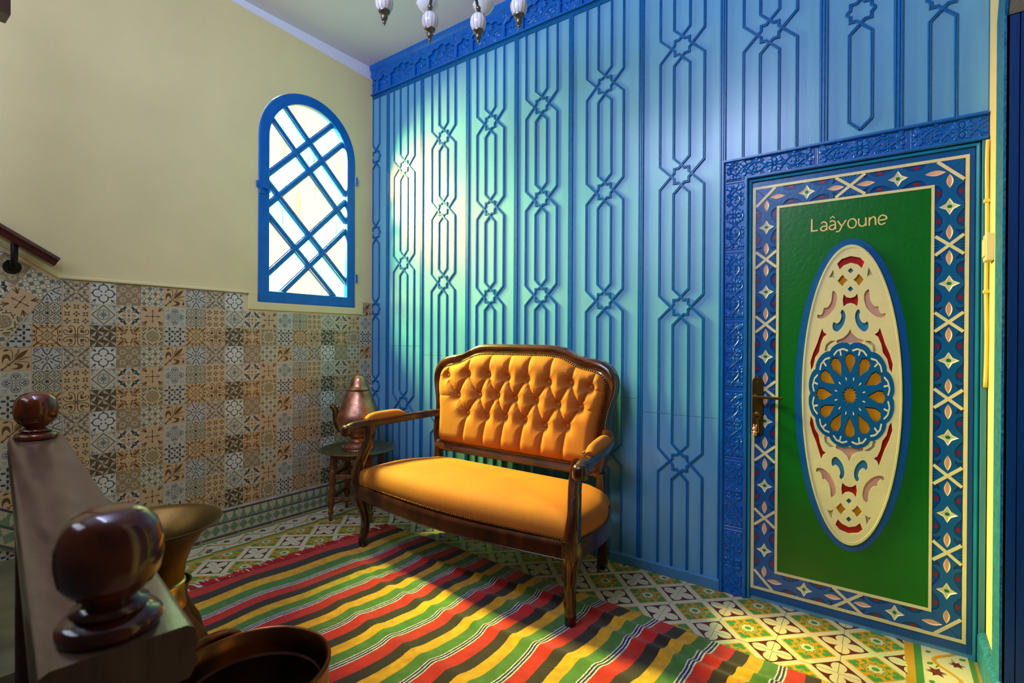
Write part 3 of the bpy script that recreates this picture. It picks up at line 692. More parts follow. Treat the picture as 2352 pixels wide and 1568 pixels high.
def crown_module():
    P_ = 0.371; mb = MB(); z0, z1 = 2.842, 3.000; H = z1 - z0
    # front spandrel plate with a lobed big arch (centre 0) and a small lobed arch (centre P/2)
    def lobed(cx, hw, ht, n, dent):
        pts = [(cx - hw, z0 - .004)]
        zs = z0 + ht * .52
        pts.append((cx - hw, zs))
        for i in range(n):
            a0 = PI - PI * i / n; a1 = PI - PI * (i + 1) / n
            for t in range(7):
                a = a0 + (a1 - a0) * t / 6
                rr = 1 + dent * abs(math.sin(PI * t / 6)) - dent * .5
                ex = hw * math.cos(a) * rr; ez = ht * .48 * math.sin(a) ** .8 * rr if math.sin(a) > 0 else 0
                if abs(a - PI / 2) < .25: ez *= 1.10
                pts.append((cx + ex, zs + ez))
        pts += [(cx + hw, zs), (cx + hw, z0 - .004)]
        return pts
    big = lobed(0, .108, .118, 5, .22); sm = lobed(P_ / 2, .052, .094, 3, .25)
    out = [(-P_ / 2 + .052, z0)]
    out = [(-P_ / 2 + .054, z0 - .0)] 
    # comb shaped plate from -P/2+.054 (edge of a small arch) round to P/2+.054
    bigp = [(x, max(z, z0)) for x, z in big]; smp = [(x, max(z, z0)) for x, z in sm]
    prev = [(x - P_, z) for x, z in smp]
    mid = len(prev) // 2
    poly = prev[mid:] + bigp + smp[:mid + 1] + [(smp[mid][0], z1), (prev[mid][0], z1)]
    clean = []
    for p in poly:
        if not clean or (abs(p[0] - clean[-1][0]) + abs(p[1] - clean[-1][1])) > 1e-4: clean.append(p)
    v, f = plate([clean], .018, .002); mb.add([W2(x, z, h + .010) for x, z, h in v], f)
    for path, off in ((bigp, .009), (smp, .008)):
        cx = 0 if path is bigp else P_ / 2; hw = .126 if path is bigp else .064; ht = .132 if path is bigp else .112
        arcp = [(cx - hw, z0)] + [(cx + hw * math.cos(a), z0 + ht * .42 + ht * .62 * math.sin(a) ** .9) for a in [PI * (1 - i / 14) for i in range(15)]] + [(cx + hw, z0)]
        arcp = [(x, min(z, z1 - .004)) for x, z in arcp]
        rib(mb, arcp, .0042, .0275)
        for i in range(2, 15):
            a = PI * (1 - i / 16); rr = hw + .010
            x, z = cx + rr * math.cos(a), z0 + ht * .42 + (ht * .62 + .010) * math.sin(a)
            if z < z1 - .004: dome(mb, circ(x, z, .0044, 6), .005, .0275)
    # spandrel scrolls
    for s in (-1, 1):
        for cx, r_ in ((s * .118, .020), (s * .150, .013)):
            rib(mb, spiral(cx, 2.974 - (.0 if r_ > .015 else .022), r_, .004, 90, 90 + s * 420, 16), .0042, .0275)
        dome(mb, leaf((s * .094, 2.992), (s * .128, 2.986), .012), .005, .0275)
    for s in (-1, 1):
        rib(mb, spiral(s * .034, z0 + .086, .011, .003, 60, 60 + s * 330, 10), .0032, .0275); dome(mb, leaf((s * .02, z0 + .102), (s * .055, z0 + .094), .009), .004, .0275)
    # leafwork inside the arches, on the back plate
    for s in (-1, 1):
        rib(mb, spiral(s * .040, z0 + .030, .022, .004, -90, -90 + s * 400, 14), .0052, .011); rib(mb, spiral(s * .074, z0 + .042, .018, .004, 180, 180 - s * 380, 12), .008, .011)
        rib(mb, spiral(s * .062, z0 + .012, .012, .003, 0, s * 360, 10), .0045, .011); rib(mb, bez((s * .008, z0), (s * .02, z0 + .05), (s * .03, z0 + .06), (s * .012, z0 + .086), 8), .0048, .011)
        dome(mb, leaf((s * .044, z0 + .062), (s * .080, z0 + .074), .014), .008, .011); dome(mb, leaf((s * .02, z0 + .05), (s * .05, z0 + .052), .010), .008, .011)
        rib(mb, spiral(P_ / 2 + s * .020, z0 + .028, .014, .003, -90, -90 + s * 380, 12), .0045, .011); dome(mb, leaf((P_ / 2 + s * .008, z0 + .05), (P_ / 2 + s * .034, z0 + .058), .012), .008, .011)
    rib(mb, [(0, z0), (0, z0 + .045)], .004, .011); dome(mb, smooth_closed([(0, z0 + .045), (.016, z0 + .066), (0, z0 + .098), (-.016, z0 + .066)], 1), .009, .011)
    dome(mb, leaf((P_ / 2, z0 + .04), (P_ / 2, z0 + .082), .016), .009, .011)
    return mb.mesh('carved_panel', M['blue'])
CM = crown_module()
for i in range(9): link('carved_panel', CM, crown, (0.316 - .371 + .371 * i, 0, 0)) if 0.316 - .371 + .371 * i + .2 < 3.3 else None
# trim away the part of the first module inside the left wall and of the last one beyond the right wall
ms = [o for o in crown.children if o.name.startswith('carved_panel')]
for o in ms:
    if o.location.x < 0.18: o.data = clip_mesh(CM, [(Vector((-o.location.x + .002, 0, 0)), Vector((-1, 0, 0)))], 'carved_panel_end')
    if o.location.x > 3.05: o.data = clip_mesh(CM, [(Vector((3.254 - o.location.x, 0, 0)), Vector((1, 0, 0)))], 'carved_panel_end')

# blue skirting board
mb = MB(); mb.sweep([(0.0, 0, 0), (2.386, 0, 0)], [(0, 0), (.020, 0), (.020, .044), (.006, .052), (0, .052)], up=(0, 0, 1))
bev(link('baseboard_back', mb.mesh('baseboard_back', M['bluebase']), kind='structure'), .002)

# ================================================================== DOOR
mb = MB(); mb.box((2.388, -0.012, 0), (2.496, 0.0, 1.893)); mb.box((2.496, -0.012, 1.795), (3.256, 0.0, 1.893))
frame = link('trim_2', mb.mesh('trim_2', M['blue']), kind='structure')
BPF = [(-.5, 0), (-.5, .8), (-.2, 1), (.5, 1), (.5, 0)]
def edge(name, path, wd, ht, m, base=.0, par=None, prof=None):
    mb = MB(); ribbon(mb, path, wd, ht, prof=prof or BPF, base=base); return link(name, mb.mesh(name, m), par or frame)
edge('outer_moulding', [(2.3945, 0), (2.3945, 1.886), (3.255, 1.886)], .011, .026, M['blue'])
edge('inner_moulding', [(2.489, 0), (2.489, 1.801), (3.255, 1.801)], .012, .026, M['blue'])
def carved_module():
    """interlaced strapwork: length 0.294 along x, height 0.078, centred"""
    mb = MB(); L, H = .294, .076; fr = lambda x, z, h: (x, -h, z)
    rr = lambda pts, r=.0030, **k: rib(mb, pts, r * 1.3, .0, frame=fr, flat=1.35, **k)
    dd = lambda pts, h=.0058: dome(mb, pts, h, .0, frame=fr)
    N = 56
    leaf = lambda p, q, w: globals()['leaf'](p, q, w * 1.35)
    for s in (1, -1):
        A = lambda x: s * (.024 + .008 * math.cos(2 * PI * x / L)) * math.cos(2 * PI * x / (L * .52))
        rr([(-.130 + .260 * i / N, (s * .034 * math.cos(PI * (-.130 + .260 * i / N) / .072) * (1.0 if abs(-.130 + .26 * i / N) < .036 else .62))) for i in range(N + 1)], .0031)
        rr([(-.120 + .240 * i / N, s * .021 * math.sin(PI * (-.120 + .240 * i / N) / .040) * (1 if abs(-.12 + .24 * i / N) > .03 else .5)) for i in range(N + 1)], .0026)
    for sx in (1, -1):
        for sz in (1, -1):
            dd(leaf((sx * .006, sz * .006), (sx * .030, sz * .022), .014)); dd(leaf((sx * .010, sz * .018), (sx * .022, sz * .034), .010))
            rr(spiral(sx * .052, sz * .028, .0085, .002, 0, sx * sz * 420, 14), .0024); rr(spiral(sx * .088, sz * .027, .009, .002, 180, 180 - sx * sz * 420, 14), .0024)
            rr(bez((sx * .060, sz * .022), (sx * .072, sz * .010), (sx * .080, sz * .016), (sx * .094, sz * .034), 8), .0024)
            dd(leaf((sx * .062, sz * .035), (sx * .080, sz * .032), .008)); dd(leaf((sx * .106, sz * .012), (sx * .134, sz * .032), .016)); dd(leaf((sx * .112, sz * .034), (sx * .136, sz * .035), .007))
            dd(leaf((sx * .122, sz * .004), (sx * .136, sz * .016), .009))
        dd(leaf((sx * .004, 0), (sx * .036, 0), .010)); dd(circ(sx * .072, 0, .006, 10)); dd(circ(sx * .110, 0, .005, 8)); dd(leaf((sx * .054, 0), (sx * .064, 0), .008)); dd(leaf((sx * .080, 0), (sx * .090, 0), .008))
        rr([(sx * .1405, -.036), (sx * .1405, .036)], .0016)
    dd(leaf((0, .004), (0, .030), .012)); dd(leaf((0, -.004), (0, -.030), .012))
    dd(circ(0, 0, .005, 8))
    return mb.mesh('carved_panel', M['blue'])
FM = carved_module()
for i in range(3):
    xc = 2.5975 + .2945 * i
    me = FM if i < 2 else clip_mesh(FM, [(Vector((3.253 - xc, 0, 0)), Vector((1, 0, 0)))], 'carved_panel_end')
    link('carved_panel', me, frame, (xc, -.012, 1.8435))
for zc in (1.645, 1.343, 1.041, .739, .437, .135):
    o = link('carved_panel', FM, frame, (2.4415, -.012, zc)); o.rotation_euler = (0, PI / 2, 0); o.scale = (1.025, 1, 1)
ce = clip_mesh(FM, [(Vector((0, 0, 0)), Vector((1, 0, 0)))], 'carved_panel_corner')
o = link('carved_panel', ce, frame, (2.4415, -.012, 1.80)); o.rotation_euler = (0, PI / 2, 0); o.scale = (.62, 1, 1)
# door lining
edge('lining_moulding', [(2.502, 0.0), (2.502, 1.788), (3.232, 1.788), (3.232, 0)], .014, .016, M['teal'], prof=[(-.5, 0), (-.5, .9), (0, 1), (.35, .7), (.5, .3), (.5, 0)])
mb = MB(); mb.box((3.239, -.020, 0), (3.2555, 0, 1.795)); bev(link('jamb', mb.mesh('jamb', M['jamb']), frame), .002)
# ---- leaf
DX, DZ = 2.862, .902
LX0, LX1, LZ0, LZ1 = 2.510, 3.222, .018, 1.778
BLU, CRM, GRN, PNK, RED, YEL, SKY = (2, 84, 152), (222, 208, 160), (0, 98, 22), (226, 170, 144), (176, 16, 18), (208, 134, 14), (52, 132, 172)
RECB = (0, 70, 134)
dmb = MB(); dmb.box((LX0, -.006, LZ0), (LX1, .0, LZ1), lin(BLU))
door = link('door_1', dmb.mesh('door_1', M['doorpaint']), kind='structure')
def flat(pts_list, h, col, name, depth=.0012, bevel=.0, par=None, base=.006):
    v, f = plate(pts_list, depth, bevel); mb = MB(); mb.add([W2(x, z, base + hh) for x, z, hh in v], f, lin(col))
    return mb
def rect(x0, z0, x1, z1): return [(x0, z0), (x1, z0), (x1, z1), (x0, z1)]
# painted cream lines of the border
mb = MB()
for r0, r1, wd in ((2.516, 3.203, .012),):
    v, f = plate([rect(2.513, .050, 3.208, 1.757), list(reversed(rect(2.525, .062, 3.197, 1.746)))], .0052); mb.add([W2(x, z, .006 + h) for x, z, h in v], f, lin(CRM))
    v, f = plate([rect(2.605, .134, 3.114, 1.666), list(reversed(rect(2.615, .145, 3.105, 1.656)))], .0056); mb.add([W2(x, z, .006 + h) for x, z, h in v], f, lin(CRM))
link('painted_line', mb.mesh('painted_line', M['doorpaint']), door)
# carved border units
def border_unit(Lh, Wh, ends=(1, 1), om=1, ce=1.0):
    mb = MB(); P = lambda a, b: (a * Lh, b * Wh)
    mt = Wh / Lh - .002; er = 0 if ends[1] else mt * om; el = 0 if ends[0] else mt * om     # mitred at the corners
    c0, c1 = (1 if ends[0] else ce), (1 if ends[1] else ce)
    out = [P(-c0 + el, -1), P(c1 - er, -1), P(c1 + er, 1), P(-c0 - el, 1)]
    lobe = [(.07, 1), (.13, .82), (.22, .60), (.32, .46), (.42, .46), (.50, .58), (.55, .78), (.57, 1)]
    tri = [(.62, 1), (.64, .76), (.62, .56), (.585, .44), (.66, .50), (.735, .66), (.775, .84), (.79, 1)]
    dart = [[(a0 - .012, 1), (a0, .70), (a0 + .012, 1)] for a0 in (.895, .955)]
    def side(sb):
        R_ = [q for bite in ([lobe] + ([tri] + dart if ends[1] else [])) for q in bite]
        L_ = [q for bite in ([lobe] + ([tri] + dart if ends[0] else [])) for q in bite]
        return [P(-a, sb * b) for a, b in reversed(L_)] + [P(a, sb * b) for a, b in R_]
    outline = [out[3]] + side(1) + [out[2], out[1]] + list(reversed(side(-1))) + [out[0]]
    q = []
    for i in range(4):
        a = PI / 2 * i; a2 = a + PI / 4; q += [(.030 * math.cos(a), .0297 * math.sin(a)), (.0148 * math.cos(a2), .0148 * math.sin(a2))]
    lv = []
    for sa in (1, -1):
        a0, a1 = (.47, .865) if ends[0 if sa < 0 else 1] else (.53 * ce, .93 * ce)
        lv.append((sa, leaf(P(sa * a0, 0), P(sa * a1, 0), .0195, 7)))
    v, f = plate([outline, q] + [l for _, l in lv], .0046, .0006); mb.add([W2(x, z, h + .0058) for x, z, h in v], f, lin(BLU))
    mb.add([W2(x, z, .0061) for x, z in out], [(0, 1, 2, 3)], lin(RECB))
    for sa in (1, -1):
        for sb in (1, -1): mb.add([W2(x, z, .0066) for x, z in circ(sa * .37 * Lh, sb * .76 * Wh, .0078, 9, ry=.0064)], [list(range(9))], lin((150, 14, 20)))
    for sa, lp in lv:
        n = len(lp); cxl = sum(p[0] for p in lp) / n; b = len(mb.v)
        mb.v += [W2(x, z, .0103) for x, z in lp] + [W2(cxl + (x - cxl) * .86, z * .62, .0082) for x, z in lp]
        for i in range(n):
            j = (i + 1) % n; mb.f.append([b + i, b + j, b + n + j, b + n + i]); mb.c.append(lin((238, 196, 160))); mb.m.append(0)
        mb.f.append([b + n + i for i in range(n)]); mb.c.append(lin(PNK)); mb.m.append(0)
    b = len(mb.v); n = 8; mb.v += [W2(x * 1.0, z, .0103) for x, z in q] + [W2(x * .74, z * .74, .0082) for x, z in q]
    for i in range(n):
        j = (i + 1) % n; mb.f.append([b + i, b + j, b + n + j, b + n + i]); mb.c.append(lin((236, 226, 180))); mb.m.append(0)
    mb.f.append([b + n + i for i in range(n)]); mb.c.append(lin((208, 204, 180))); mb.m.append(0)
    mb.add([W2(x, z, .0086) for x, z in circ(.0, .0, .0062, 9, ry=.0072)], [list(range(9))], lin((10, 118, 30)))
    return mb.mesh('carved_panel', M['doorpaint'], fix=False)
VP = .2724; WH_ = .0395
U = {(e, m_): border_unit(VP / 2, WH_, e, m_, .905) for e in ((1, 1), (0, 1), (1, 0)) for m_ in (1, -1) if e != (1, 1) or m_ == 1}
UH = {(e, m_): border_unit(.1475, WH_, e, m_, .998) for e in ((0, 1), (1, 0)) for m_ in (1, -1)}
for xc in (2.5655, 3.1555):
    for kz in range(6):
        e = (1, 1) if 0 < kz < 5 else ((1, 0) if kz == 0 else (0, 1))     # local +x points down after rotation... see below
        om = 1 if (e == (1, 1) or xc < 2.8) else -1
        o = link('carved_panel', U[(e, om)], door, (xc, 0, 1.583 - VP * kz)); o.rotation_euler = (0, -PI / 2, 0)
for zc in (1.7065, .0975):
    for s in (-1, 1): link('carved_panel', UH[((0, 1) if s < 0 else (1, 0), 1 if zc > 1 else -1)], door, (2.8605 + s * .1475, 0, zc))
# white crossed bars
mb = MB()
barn = [0]
def bar(p, q, wd=.0105):
    barn[0] += 1; ribbon(mb, [p, q], wd, .0118 + .0003 * (barn[0] % 2), prof=[(-.5, 0), (-.5, 1), (.5, 1), (.5, 0)], col=lin(CRM))
for xc in (2.5655, 3.1555):
    for kz in range(5):
        z = 1.583 - VP * (kz + .5)
        for s in (1, -1): bar((xc - .039, z - s * .034), (xc + .039, z + s * .034))
for zc in (1.7065, .0975):
    for s in (1, -1): bar((2.8605 - .048, zc - s * .039), (2.8605 + .048, zc + s * .039))
for xc, sx in ((2.5655, 1), (3.1555, -1)):
    for zc, sz in ((1.7065, -1), (.0975, 1)): bar((xc - sx * .039, zc + sz * .034), (xc + sx * .034, zc - sz * .039))
link('crossed_bars', mb.mesh('crossed_bars', M['doorpaint'], fix=False), door, label='cream painted crossed bars')
mb = MB(); mb.box((2.614, -.0098, .144), (3.106, -.005, 1.657), lin(GRN)); bev(link('green_panel', mb.mesh('green_panel', M['doorpaint']), door, label='glossy green centre panel'), .0008)
# oval medallion
def ell(a, b, n=72): return [(a * math.cos(2 * PI * i / n), b * math.sin(2 * PI * i / n)) for i in range(n)]
OC = (2.8645, .897)
def mir(pts): return [(-x, z) for x, z in pts]
def flip(pts): return [(x, -z) for x, z in pts]
SHP = [
 ([(-0.044, .510), (-.030, .527), (0, .536), (.030, .527), (.044, .510), (.036, .487), (.022, .502), (0, .510), (-.022, .502), (-.036, .487)], RED, 0),
 ([(-.0095, .480), (0, .491), (.0095, .480), (0, .469)], SKY, 0),
 ([(.057, .487), (.071, .458), (.061, .459), (.052, .453)], (208, 192, 150), 1),
 ([(.025, .466), (.034, .456), (.042, .443), (.035, .432), (.026, .421), (.019, .434), (.009, .444), (.019, .454)], YEL, 1),
 ([(-.0095, .409), (0, .420), (.0095, .409), (0, .398)], SKY, 0),
 ([(-.022, .390), (-.013, .378), (0, .374), (.013, .378), (.022, .390), (.025, .366), (.022, .342), (.011, .352), (0, .355), (-.011, .352), (-.022, .342), (-.025, .366)], RED, 0),
 ([(.060, .408), (.046, .397), (.042, .375), (.048, .342), (.063, .317), (.083, .299), (.099, .295), (.110, .300), (.110, .315), (.098, .308), (.090, .323), (.088, .341), (.078, .337), (.066, .354), (.061, .374)], PNK, 1),
 ([(.026, .333), (.016, .317), (.015, .294), (.022, .268), (.034, .251), (.045, .243), (.057, .253), (.059, .273), (.053, .285), (.047, .275), (.037, .280), (.030, .294), (.028, .310), (.033, .318)], SKY, 1),
 ([(.093, .259), (.088, .243), (.077, .234), (.088, .225), (.098, .197), (.103, .165), (.116, .142), (.123, .106), (.130, .092), (.133, .123), (.123, .162), (.110, .197)], RED, 1),
 ([(0, .254), (.007, .237), (.024, .219), (.044, .211), (.044, .200), (-.044, .200), (-.044, .211), (-.024, .219), (-.007, .237)], PNK, 0),
 ([(.047, .209), (.064, .209), (.080, .193), (.084, .169), (.074, .168), (.071, .189), (.057, .201)], (212, 198, 156), 1)]
holes = []; floors = []
for pts, col, m in SHP:
    if col in (PNK, SKY) and len(pts) > 12: pts = smooth_closed(pts, 1)
    for a in ((pts, mir(pts)) if m else (pts,)):
        for q in (a, flip(a)):
            if sum(q[i - 1][0] * q[i][1] - q[i][0] * q[i - 1][1] for i in range(len(q))) > 0: q = list(reversed(q))
            holes.append(q); floors.append((q, col))
mb = MB()
def oadd(mb, pl, base, depth, col, bevel=0.0):
    v, f = plate(pl, depth, bevel); mb.add([W2(OC[0] + x, OC[1] + z, base + h) for x, z, h in v], f, lin(col))
oadd(mb, [ell(.189, .606)], .0088, .0022, (4, 82, 150)); link('oval_border', mb.mesh('oval_border', M['doorpaint']), door, label='blue painted oval band')
mb = MB()
up_h = [q for q in holes if sum(p[1] for p in q) > 0]
halfe = [(.1610 * math.cos(PI * i / 36), .576 * math.sin(PI * i / 36)) for i in range(37)] + [(.125 * math.cos(PI * i / 24), .183 * math.sin(PI * i / 24)) for i in range(24, -1, -1)]
v, f = plate([halfe] + up_h, .0100, .0005)
for sg in (1, -1): mb.add([W2(OC[0] + x, OC[1] + sg * z, .0106 + h) for x, z, h in v], f, lin(CRM))
for q, col in floors: mb.add([W2(OC[0] + x, OC[1] + z, .0114) for x, z in q], [list(range(len(q)))], lin(col))
oadd(mb, [ell(.1620, .580), list(reversed(ell(.1555, .568)))], .0106, .0114, (214, 202, 150), .0008)
link('oval_medallion', mb.mesh('oval_medallion', M['doorpaint'], fix=False), door, label='cream oval medallion with coloured cutouts')
# rosette: scalloped blue disc with yellow kites
mb = MB(); ES = 1.47
sc = []
for i in range(96):
    a = 2 * PI * i / 96; r = .1325 + .0085 * abs(math.cos(6 * (a + PI / 12))) ** .6; sc.append((r * math.cos(a), r * math.sin(a) * ES))
hl = []; fl = []
for i in range(12):
    a = math.radians(90 + 30 * i); u, v_ = (math.cos(a), math.sin(a)), (-math.sin(a), math.cos(a))
    kt = [(.056, 0), (.087, .0158), (.105, .0150), (.1055, .0100), (.1105, .0070), (.1085, .0035), (.1135, 0), (.1085, -.0035), (.1105, -.0070), (.1055, -.0100), (.105, -.0150), (.087, -.0158)]
    q = [(r * u[0] + t * v_[0], (r * u[1] + t * v_[1]) * ES) for r, t in kt]; hl.append(list(reversed(q))); fl.append((q, YEL, .0170))
    a = math.radians(75 + 30 * i); u, v_ = (math.cos(a), math.sin(a)), (-math.sin(a), math.cos(a))
    dp = [(.040, 0), (.047, .0022), (.051, .0012), (.051, -.0012), (.047, -.0022)]
    fl.append(([(r * u[0] + t * v_[0], (r * u[1] + t * v_[1]) * ES) for r, t in dp], (226, 216, 182), .0217))
    for st in ([(.117, -.024), (.1255, -.010), (.1255, .010), (.117, .024)], [(.124, 0), (.110, .001)]):
        for i2 in range(len(st) - 1):
            (r0, t0), (r1, t1) = st[i2], st[i2 + 1]; dx, dy = r1 - r0, t1 - t0; l = math.hypot(dx, dy); nx, ny = -dy / l * .0024, dx / l * .0024
            q = [(r0 + nx, t0 + ny), (r1 + nx, t1 + ny), (r1 - nx, t1 - ny), (r0 - nx, t0 - ny)]
            fl.append(([(r * u[0] + t * v_[0], (r * u[1] + t * v_[1]) * ES) for r, t in q], (230, 220, 186), .0217))
ss = [(x, z * ES) for x, z in star(0, 0, .0245, .0175, 14)]; hl.append(list(reversed(ss))); fl.append((ss, YEL, .0170))
oadd(mb, [sc] + hl, .0120, .0094, (2, 86, 148), .0008)
for q, col, h in fl: mb.add([W2(OC[0] + x, OC[1] - .004 + z, h) for x, z in q], [list(range(len(q)))], lin(col))
link('rosette', mb.mesh('rosette', M['doorpaint'], fix=False), door, label='blue scalloped rosette with yellow petals')
# hand painted word on the green panel
TXT = (232, 196, 128)
def cat2(p):
    o = []
    for i in range(len(p) - 1):
        a, b, c, d = p[max(i - 1, 0)], p[i], p[i + 1], p[min(i + 2, len(p) - 1)]
        for t in (0, .25, .5, .75): o.append(tuple(.5 * (2 * y + (z - x) * t + (2 * x - 5 * y + 4 * z - w_) * t * t + (3 * y - x - 3 * z + w_) * t ** 3) for x, y, z, w_ in zip(a, b, c, d)))
    return o + [p[-1]]
mb = MB()
penn = [0]
def pen(pts, wd=.0048):
    penn[0] += 1; pts = cat2(pts) if len(pts) > 3 else pts; ribbon(mb, pts, wd, .0006 + .00012 * (penn[0] % 4), prof=[(-.5, 0), (-.5, 1), (.5, 1), (.5, 0)], base=.0098, col=lin(TXT))
def at(x, z): return (x, z)
def letter_a(x, z, w_=.022, h_=.036):
    pen([(x + .003, z + h_ * .86), (x + .010, z + h_), (x + w_ - .002, z + h_ * .85), (x + w_, z + h_ * .4), (x + w_, z + .001)])
    pen([(x + w_ - .001, z + h_ * .52), (x + .009, z + h_ * .5), (x + .001, z + h_ * .30), (x + .005, z + .003), (x + .014, z + .001), (x + w_ - .001, z + .010)])
pen([(2.732, 1.594), (2.732, 1.546), (2.753, 1.547)], .0055)
letter_a(2.762, 1.542); letter_a(2.791, 1.543); pen([(2.795, 1.588), (2.803, 1.596), (2.811, 1.588)], .0036)
pen([(2.820, 1.576), (2.834, 1.553)]); pen([(2.848, 1.576), (2.834, 1.553), (2.826, 1.536), (2.815, 1.534)])
pen([(2.854 + .0135 * (1 + math.cos(a)), 1.560 + .0175 * math.sin(a)) for a in [2 * PI * i / 14 for i in range(15)]])
pen([(2.889, 1.576), (2.889, 1.556), (2.896, 1.546), (2.906, 1.547), (2.911, 1.556)]); pen([(2.911, 1.577), (2.912, 1.545)])
pen([(2.922, 1.576), (2.922, 1.544)]); pen([(2.922, 1.564), (2.931, 1.575), (2.940, 1.572), (2.942, 1.544)])
pen([(2.951, 1.560), (2.974, 1.563), (2.973, 1.573), (2.962, 1.579), (2.952, 1.570), (2.951, 1.553), (2.959, 1.544), (2.972, 1.549)])
link('painted_name', mb.mesh('painted_name', M['doorpaint'], fix=False), door, label='hand painted cream lettering')
# lock plate, lever, key cylinder
mb = MB(); pts = [(2.516, .712), (2.548, .712)] + arc(2.5375, .722, .0215, -60, 0, 5) + [(2.559, .93)] + arc(2.5375, .930, .0215, 0, 180, 10) + [(2.516, .722)]
v, f = plate([pts], .007, .0015); mb.add([W2(x, z, .0108 + h) for x, z, h in v], f); lp = link('lock_plate', mb.mesh('lock_plate', M['brassplate'], smooth=True, ang=40), door)
mb = MB(); mb.sweep([(2.536, -.016, .872), (2.536, -.052, .872)], circ(0, 0, .009, 12)); mb.sweep([(2.524, -.054, .870), (2.600, -.056, .870), (2.640, -.056, .869)], [(-.006, -.0055), (.006, -.0055), (.006, .0055), (-.006, .0055)])
bev(link('lever', mb.mesh('lever', M['brassplate']), lp), .0015)
mb = MB(); mb.sweep([(2.537, -.016, .795), (2.537, -.022, .795)], circ(0, 0, .009, 14)); mb.sweep([(2.537, -.017, .931), (2.537, -.0190, .931)], circ(0, 0, .0045, 12)); link('cylinder', mb.mesh('cylinder', M['brightbrass']), lp)

# ================================================================== WINDOW
v, f = plate([arch(WR - .006, 1.318), list(reversed([(WC - .272, 1.388)] + [(WC + .272 * math.cos(a), 2.305 + .272 * math.sin(a)) for a in [PI * (1 - i / 28) for i in range(29)]] + [(WC + .272, 1.388)]))], .05, .006)
mb = MB(); mb.add([(z - .042, x, y) for x, y, z in v], f); win = link('window_1', mb.mesh('window_1', M['blue'], smooth=True, ang=35), kind='structure')
def inside(y, z):
    if z < 1.388 or abs(y - WC) > .272: return False
    return z <= 2.305 or (y - WC) ** 2 + (z - 2.305) ** 2 <= .272 ** 2
CLN = [1.570, 1.766, 2.176, 2.360]
for sg in (1, -1):
    for c in CLN:
        ts = [t * .002 - .40 for t in range(400)]
        ok = [t for t in ts if inside(WC + t, c + sg * t)]
        if not ok: continue
        a, b = min(ok) - .004, max(ok) + .004
        p, q = Vector((-.016 - .0006 * sg, WC + a, c + sg * a)), Vector((-.016 - .0006 * sg, WC + b, c + sg * b))
        mb = MB(); mb.sweep([p, q], [(-.019, -.014), (.019, -.014), (.019, .001), (.014, .003), (.012, .009), (.006, .012), (-.006, .012), (-.012, .009), (-.014, .003), (-.019, .001)], up=(1, 0, 0))
        link('glazing_bar', mb.mesh('glazing_bar', M['blue']), win)
# panes: cells of the lattice
def cell_poly(a0, a1, b0, b1):
    """clip the opening polygon with z-y' in [a0,a1], z+y' in [b0,b1]"""
    pl = [(WC - .275, 1.385)] + [(WC + .275 * math.cos(a), 2.305 + .275 * math.sin(a)) for a in [PI * (1 - i / 28) for i in range(29)]] + [(WC + .275, 1.385)]
    def clip(pl, fn):
        out = []
        for i in range(len(pl)):
            p, q = pl[i - 1], pl[i]; fp, fq = fn(p), fn(q)
            if (fp >= 0) != (fq >= 0):
                t = fp / (fp - fq); out.append((p[0] + (q[0] - p[0]) * t, p[1] + (q[1] - p[1]) * t))
            if fq >= 0: out.append(q)
        return out
    for fn in (lambda p: (p[1] - (p[0] - WC)) - a0, lambda p: a1 - (p[1] - (p[0] - WC)), lambda p: (p[1] + (p[0] - WC)) - b0, lambda p: b1 - (p[1] + (p[0] - WC))):
        pl = clip(pl, fn)
        if len(pl) < 3: return None
    return pl
bd = [0] + CLN + [4]
for i in range(5):
    for j in range(5):
        pl = cell_poly(bd[i], bd[i + 1], bd[j], bd[j + 1])
        if not pl: continue
        ar = abs(sum(pl[t - 1][0] * pl[t][1] - pl[t][0] * pl[t - 1][1] for t in range(len(pl)))) / 2
        if ar < 2e-4: continue
        g = (i in (1, 3)) or (j in (1, 3))
        mb = MB(); mb.add([(-.026, y, z) for y, z in pl], [list(range(len(pl)))])
        link('pane', mb.mesh('pane', M['green' if g else 'amber'], fix=False), win)
mb = MB(); mb.box((.004, -.846, 1.985), (.012, -.818, 1.998)); mb.box((.004, -.850, 1.990), (.016, -.840, 2.026)); mb.sweep([(.012, -.82, 1.992), (.020, -.800, 1.992), (.024, -.785, 1.986), (.022, -.779, 1.965)], circ(0, 0, .006, 8)); mb.box((.003, -.832, 1.955), (.012, -.80, 1.985))
link('latch', mb.mesh('latch', M['blue']), win)
for z in (2.192, 1.521):
    mb = MB(); mb.sweep([(.010, -.153, z - .028), (.010, -.153, z + .028)], circ(0, 0, .008, 10)); link('hinge', mb.mesh('hinge', M['blue']), win)

# ================================================================== RIGHT WALL
XR = 3.2585
def wr_plate(outl, depth, x0):
    v, f = plate(outl, depth); return [(x0 + z, x, y) for x, y, z in v], f
opening = [(-.332, 0.0), (-.332, 2.055), (-.42, 2.20), (-.62, 2.36), (-.82, 2.44), (-1.02, 2.36), (-1.22, 2.20), (-1.31, 2.055), (-1.31, 0.0)]
wall_out = [(0.05, -.02), (0.05, 3.06), (-1.75, 3.06), (-1.75, -.02), (-1.31, -.02)] + list(reversed(opening))[0:] + [(-.332, -.02)]
mb = MB(); vv, ff = wr_plate([wall_out], .16, XR); mb.add(vv, ff); wall_right = link('wall_right', mb.mesh('wall_right', M['cream']), kind='structure')
band = [(-.205, 0), (-.205, 2.10), (-.30, 2.27), (-.54, 2.46), (-.82, 2.56), (-1.10, 2.46), (-1.34, 2.27), (-1.435, 2.10), (-1.435, 0), (-1.31, 0)] + list(reversed(opening[:-1]))
